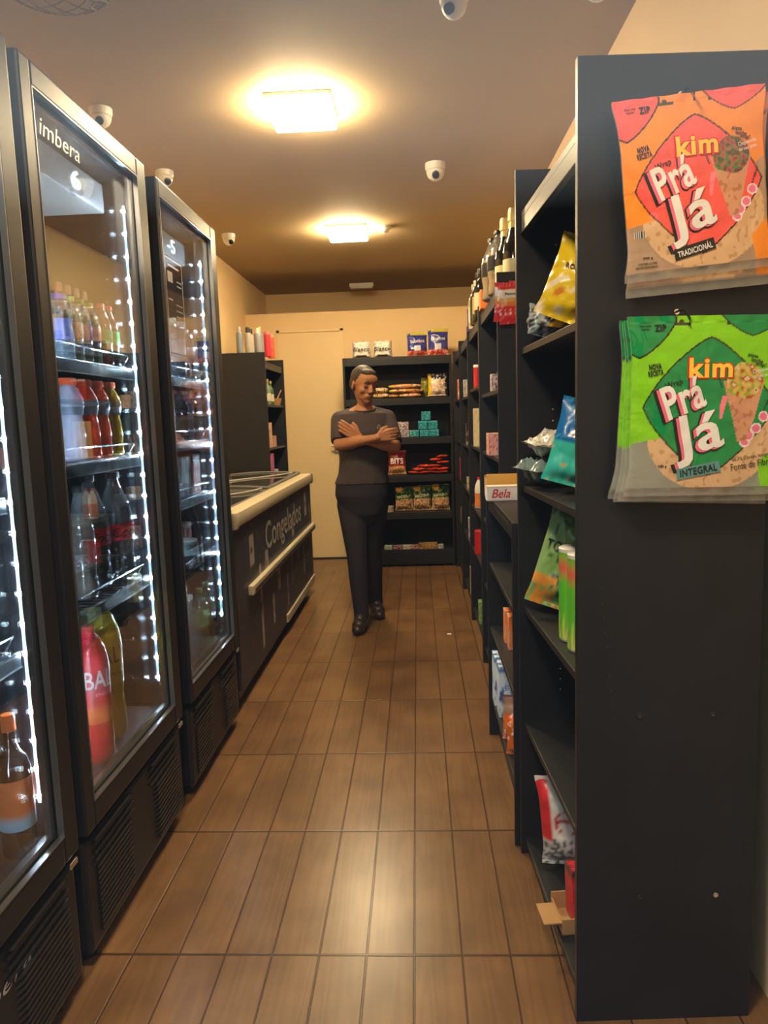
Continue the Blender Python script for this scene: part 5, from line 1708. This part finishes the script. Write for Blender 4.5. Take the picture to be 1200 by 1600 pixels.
SKIN = mat('brown skin', srgb(160, 110, 76), 0.55, spec=0.4, noise_amt=0.05, nscale=60)
SHIRT = mat('dark grey cotton', srgb(66, 59, 61), 0.85, spec=0.2, noise_amt=0.06, nscale=40, bump=0.25, bscale=30)
PANTS = mat('black navy trousers', srgb(42, 40, 50), 0.8, spec=0.25, noise_amt=0.05, nscale=30, bump=0.25, bscale=18)
HAIR = mat('greying dark hair', srgb(50, 42, 38), 0.62, noise_amt=0.5, nscale=45, bump=0.5, bscale=90)
SHOE = mat('dark brown rubber shoe', srgb(52, 42, 42), 0.35)

per = empty('person', (0, 0, 0), 'person with arms folded, dark grey shirt and black trousers, looking down to one side', 'person')

PX_, PYY = -0.355, 4.60
TW = radians(14)          # torso turned a little to the right of the picture
V = Vector


def tor(grow=0.0, z0=None, z1=None):
    R_ = [((-0.362, 4.66, 0.80), 0.150, 0.118, 0.10), ((-0.365, 4.655, 0.86), 0.166, 0.128, 0.12), ((-0.362, 4.65, 0.93), 0.163, 0.124, 0.14),
          ((-0.352, 4.64, 1.00), 0.148, 0.112, 0.18), ((-0.347, 4.635, 1.08), 0.142, 0.106, 0.22), ((-0.342, 4.635, 1.17), 0.150, 0.110, 0.24),
          ((-0.340, 4.635, 1.26), 0.160, 0.115, 0.24), ((-0.338, 4.64, 1.33), 0.165, 0.102, 0.24), ((-0.336, 4.645, 1.375), 0.150, 0.085, 0.24), ((-0.334, 4.645, 1.405), 0.098, 0.066, 0.24), ((-0.333, 4.643, 1.43), 0.055, 0.052, 0.24)]
    out = []
    for c, rx, ry, yw in R_:
        if z0 is not None and c[2] < z0 - 1e-6:
            continue
        if z1 is not None and c[2] > z1 + 1e-6:
            continue
        out.append((c, rx + grow, ry + grow, yw))
    return out


# joints (R = the person's right, at the left of the picture)
shR, elR, wrR = V((-0.485, 4.622, 1.338)), V((-0.482, 4.515, 1.185)), V((-0.245, 4.425, 1.225))
shL, elL, wrL = V((-0.188, 4.665, 1.338)), V((-0.140, 4.545, 1.165)), V((-0.345, 4.465, 1.215))
hipR, knR, anR = V((-0.425, 4.655, 0.83)), V((-0.405, 4.585, 0.47)), V((-0.388, 4.560, 0.10))
hipL, knL, anL = V((-0.300, 4.680, 0.83)), V((-0.322, 4.760, 0.48)), V((-0.318, 4.905, 0.10))

body = MB()
ring_loft(body, tor(-0.012))
capsule(body, (-0.333, 4.645, 1.38), (-0.322, 4.622, 1.475), 0.047, 0.043)
for a, b, c in ((shR, elR, wrR), (shL, elL, wrL)):
    capsule(body, a, b, 0.046, 0.038)
    capsule(body, b, b.lerp(c, 0.35), 0.038, 0.0405, flat=1.0)
    capsule(body, b.lerp(c, 0.35), c, 0.0405, 0.0255, flat=0.9)
for a, b, c in ((hipR, knR, anR), (hipL, knL, anL)):
    capsule(body, a, b, 0.078, 0.050)
    capsule(body, b, b.lerp(c, 0.35) + V((0, 0.008, 0)), 0.050, 0.050)
    capsule(body, b.lerp(c, 0.35), c, 0.048, 0.032)
    capsule(body, c, c + V((-0.01, -0.09, -0.07)), 0.030, 0.020)

# head
HC = V((-0.322, 4.600, 1.548))
hy, hp, hr = radians(32), radians(14), radians(4)
HR = (Matrix.Rotation(hy, 3, 'Z') @ Matrix.Rotation(-hp * -1, 3, 'X') @ Matrix.Rotation(hr, 3, 'Y'))


def H(x, y, z):       # head frame: -y is the face, z up
    return HC + HR @ V((x, y, z))


# nodding down: rotate about x so the face (-y) dips
HR = Matrix.Rotation(hy, 3, 'Z') @ Matrix.Rotation(hp, 3, 'X') @ Matrix.Rotation(hr, 3, 'Y')


def he(c, r, extra=None):
    ellipsoid(body, H(*c), r, HR @ extra if extra else HR)


he((0, 0.010, 0.030), (0.073, 0.092, 0.082))
he((0, -0.018, -0.010), (0.061, 0.070, 0.085))
he((0, -0.034, -0.055), (0.043, 0.050, 0.046))       # jaw
he((0, -0.062, -0.086), (0.022, 0.020, 0.017))       # chin
for s in (-1, 1):
    he((s * 0.036, -0.056, -0.022), (0.022, 0.022, 0.020))   # cheek
    he((s * 0.030, -0.079, 0.028), (0.024, 0.010, 0.007))    # brow
    he((s * 0.030, -0.073, 0.010), (0.014, 0.010, 0.008))    # eyelid
    he((s * 0.074, 0.010, -0.005), (0.007, 0.017, 0.030), Matrix.Rotation(s * 0.3, 3, 'Z'))   # ear
    he((s * 0.010, -0.099, -0.026), (0.008, 0.010, 0.007))   # nostril wing
capsule(body, H(0, -0.080, 0.020), H(0, -0.104, -0.020), 0.008, 0.011)
he((0, -0.074, -0.055), (0.030, 0.016, 0.020))
he((0, -0.085, -0.050), (0.020, 0.009, 0.006))
he((0, -0.083, -0.061), (0.017, 0.009, 0.006))
he((0, -0.078, 0.050), (0.045, 0.020, 0.030))        # forehead
capsule(body, (-0.322, 4.622, 1.45), H(0, 0.03, -0.03), 0.047, 0.050)


# hands: palm plus five fingers of their own lengths
def hand(w_, dirv, side, palm_n, curl, tips=None):
    """w_: wrist, dirv: palm direction, side: across the knuckles (towards the index), palm_n: towards the palm"""
    d, s, n = dirv.normalized(), side.normalized(), palm_n.normalized()
    palm_c = w_ + d * 0.045
    for k in (-1.5, -0.5, 0.5, 1.5):
        capsule(body, w_ + s * k * 0.008, w_ + d * 0.080 + s * k * 0.0185, 0.014, 0.0115, 10)
    for k, (ln, off) in enumerate(((0.060, 1.5), (0.068, 0.5), (0.063, -0.5), (0.050, -1.5))):
        p = w_ + d * 0.080 + s * off * 0.0195
        a = curl[k]
        d1 = d * cos(a * 0.45) + n * sin(a * 0.45)
        d2 = d * cos(a) + n * sin(a)
        d3 = d * cos(a * 1.45) + n * sin(a * 1.45)
        r = (0.0092, 0.0094, 0.009, 0.008)[k]
        q1 = p + d1 * ln * 0.46
        q2 = q1 + d2 * ln * 0.32
        q3 = q2 + d3 * ln * 0.24
        capsule(body, p, q1, r * 1.05, r, 8)
        capsule(body, q1, q2, r, r * 0.93, 8)
        capsule(body, q2, q3, r * 0.93, r * 0.8, 8)
    t0 = w_ + d * 0.020 + s * 0.022
    t1 = t0 + (d * 0.7 + s * 0.7 + n * 0.15).normalized() * 0.036
    t2 = t1 + (d * 0.95 + s * 0.25 + n * 0.2).normalized() * 0.028
    capsule(body, t0, t1, 0.0135, 0.011, 8)
    capsule(body, t1, t2, 0.011, 0.0085, 8)


# her right hand lies over the left upper arm, fingers curling round it
hand(wrR, V((0.90, 0.10, 0.18)), V((-0.15, -0.1, 1)), V((0.1, 1, -0.1)), (0.7, 0.75, 0.85, 0.95))
# her left hand comes out above the right forearm onto the right upper arm
hand(V((-0.355, 4.475, 1.232)), V((-0.80, -0.10, 0.52)), V((0.45, -0.1, 0.9)), V((-0.1, 1, 0.1)), (0.25, 0.3, 0.3, 0.4))
bd = fuse(body, 'body', SKIN, per, 0.0042, 3)

# face details
for s in (-1, 1):
    m_ = MB()
    m_.tube([H(s * 0.012, -0.0905, 0.031), H(s * 0.028, -0.0905, 0.037), H(s * 0.046, -0.080, 0.030)], [0.0036, 0.0044, 0.0022], 6)
    m_.build('eyebrow', MT['ink'], per, smooth=True)
    m_ = MB()
    m_.tube([H(s * 0.016, -0.0835, 0.003), H(s * 0.030, -0.0855, 0.0005), H(s * 0.044, -0.0770, 0.004)], [0.0024, 0.0042, 0.0024], 6)
    m_.build('eyelashes', MT['ink'], per, smooth=True)
m_ = MB()
m_.tube([H(-0.020, -0.0865, -0.0565), H(0, -0.0935, -0.0555), H(0.020, -0.0865, -0.0565)], [0.0018, 0.003, 0.0018], 6)
m_.build('lips', plain('lips', (130, 72, 62), 0.5), per, smooth=True)

# hair pulled back
hair = MB()
ellipsoid(hair, H(0, 0.024, 0.040), (0.080, 0.088, 0.082), HR)
ellipsoid(hair, H(0, 0.050, 0.005), (0.072, 0.068, 0.072), HR)
ellipsoid(hair, H(0, 0.115, 0.030), (0.034, 0.032, 0.034), HR)
ellipsoid(hair, H(0, -0.030, 0.085), (0.050, 0.045, 0.022), HR)
fuse(hair, 'hair', HAIR, per, 0.006, 3)

# shirt with short sleeves
sh = MB()
ring_loft(sh, [((-0.362, 4.652, 0.935), 0.176, 0.137, 0.14)] + tor(0.010, 1.0, 1.376) + [((-0.334, 4.668, 1.402), 0.105, 0.062, 0.24)])
for a, b in ((shR, elR), (shL, elL)):
    e_ = a.lerp(b, 0.88)
    capsule(sh, a, a.lerp(b, 0.5), 0.057, 0.057, flat=1.0)
    # open-looking cuff: straight cylinder end
    t = (b - a).normalized()
    c0 = a.lerp(b, 0.4)
    pr = [c0 + t * q for q in (0, 0.05, (e_ - c0).length)]
    sh.tube(pr, [0.056, 0.057, 0.054], 20)
    sx1 = -1 if a is shR else 1
    capsule(sh, V((-0.333 + sx1 * 0.068, 4.655, 1.382)), a + V((0, 0, 0.002)), 0.036, 0.054)
    capsule(sh, V((-0.333 + sx1 * 0.085, 4.66, 1.36)), V((-0.333 - sx1 * 0.085, 4.675, 1.36)), 0.045, 0.045)
fuse(sh, 'shirt', SHIRT, per, 0.0055, 5)
m_ = MB()
cpts = []
for k in range(24):
    a = 2 * pi * k / 24
    cpts.append((-0.331 + 0.072 * cos(a), 4.632 + 0.070 * sin(a), 1.404 + 0.020 * sin(a)))
m_.tube(cpts, 0.0065, 8, closed=True)
m_.build('collar', plain('collar black', (42, 34, 34), 0.8), per, smooth=True)
lg = MB()
fnl = lambda a, b: V((-0.232 + a * cos(TW), 4.520 + a * sin(TW), 1.293 + b))
lg.tube([fnl(-0.014, -0.010), fnl(-0.004, 0.010), fnl(0.002, 0.006), fnl(0.006, -0.008)], 0.0012, 5)
lg.tube([fnl(-0.016, -0.014), fnl(0.000, -0.010), fnl(0.020, -0.016)], 0.0011, 5)
lg.build('shirt_logo', plain('pale print', (170, 165, 165)), per)

# trousers
tr = MB()
ring_loft(tr, [((-0.364, 4.665, 0.67), 0.085, 0.075, 0.10), ((-0.364, 4.66, 0.74), 0.135, 0.112, 0.10)] + tor(0.006, 0.80, 1.0))
for a, b, c in ((hipR, knR, anR), (hipL, knL, anL)):
    capsule(tr, a + V((-0.006 if a is hipR else 0.006, 0, -0.03)), b, 0.100, 0.066)
    capsule(tr, b, b.lerp(c, 0.4) + V((0, 0.012, 0)), 0.066, 0.064)
    t = (c - b).normalized()
    tr.tube([b, b.lerp(c, 0.4), c - t * 0.03, c + t * 0.03], [0.064, 0.062, 0.050, 0.050], 20)
fuse(tr, 'trousers', PANTS, per, 0.0065, 6)

# clogs
for k, (a, dr_) in enumerate(((anR, V((-0.12, -1, 0))), (anL, V((0.25, -1, 0))))):
    d = dr_.normalized()
    s_ = V((-d.y, d.x, 0))
    base = V((a.x, a.y, 0))
    m2 = MB()
    for (q, w2, h2) in ((-0.045, 0.038, 0.044), (0.0, 0.041, 0.055), (0.045, 0.044, 0.056), (0.09, 0.047, 0.044), (0.130, 0.040, 0.032)):
        ellipsoid(m2, base + d * q + V((0, 0, h2 + 0.002)), (w2, 0.046, h2), Matrix.Rotation(math.atan2(d.y, d.x) - pi / 2, 3, 'Z'))
    capsule(m2, base + V((0, 0, 0.05)), base + V((0, 0.004, 0.085)), 0.046, 0.047)
    fuse(m2, 'shoe', SHOE, per, 0.005, 4)

o = MB().add([(0.150, 4.40, 0.001), (0.178, 4.395, 0.001), (0.176, 4.413, 0.003), (0.152, 4.417, 0.001), (0.150, 4.40, 0.0025), (0.178, 4.395, 0.0025), (0.176, 4.413, 0.0045), (0.152, 4.417, 0.0025)],
             [(0, 1, 2, 3), (4, 7, 6, 5), (0, 4, 5, 1), (1, 5, 6, 2), (2, 6, 7, 3), (3, 7, 4, 0)]).build('paper_scrap', MT['inkwhite'], None)
tag(o, 'tiny white scrap of paper lying on the floor tiles near the right shelves', 'paper scrap')
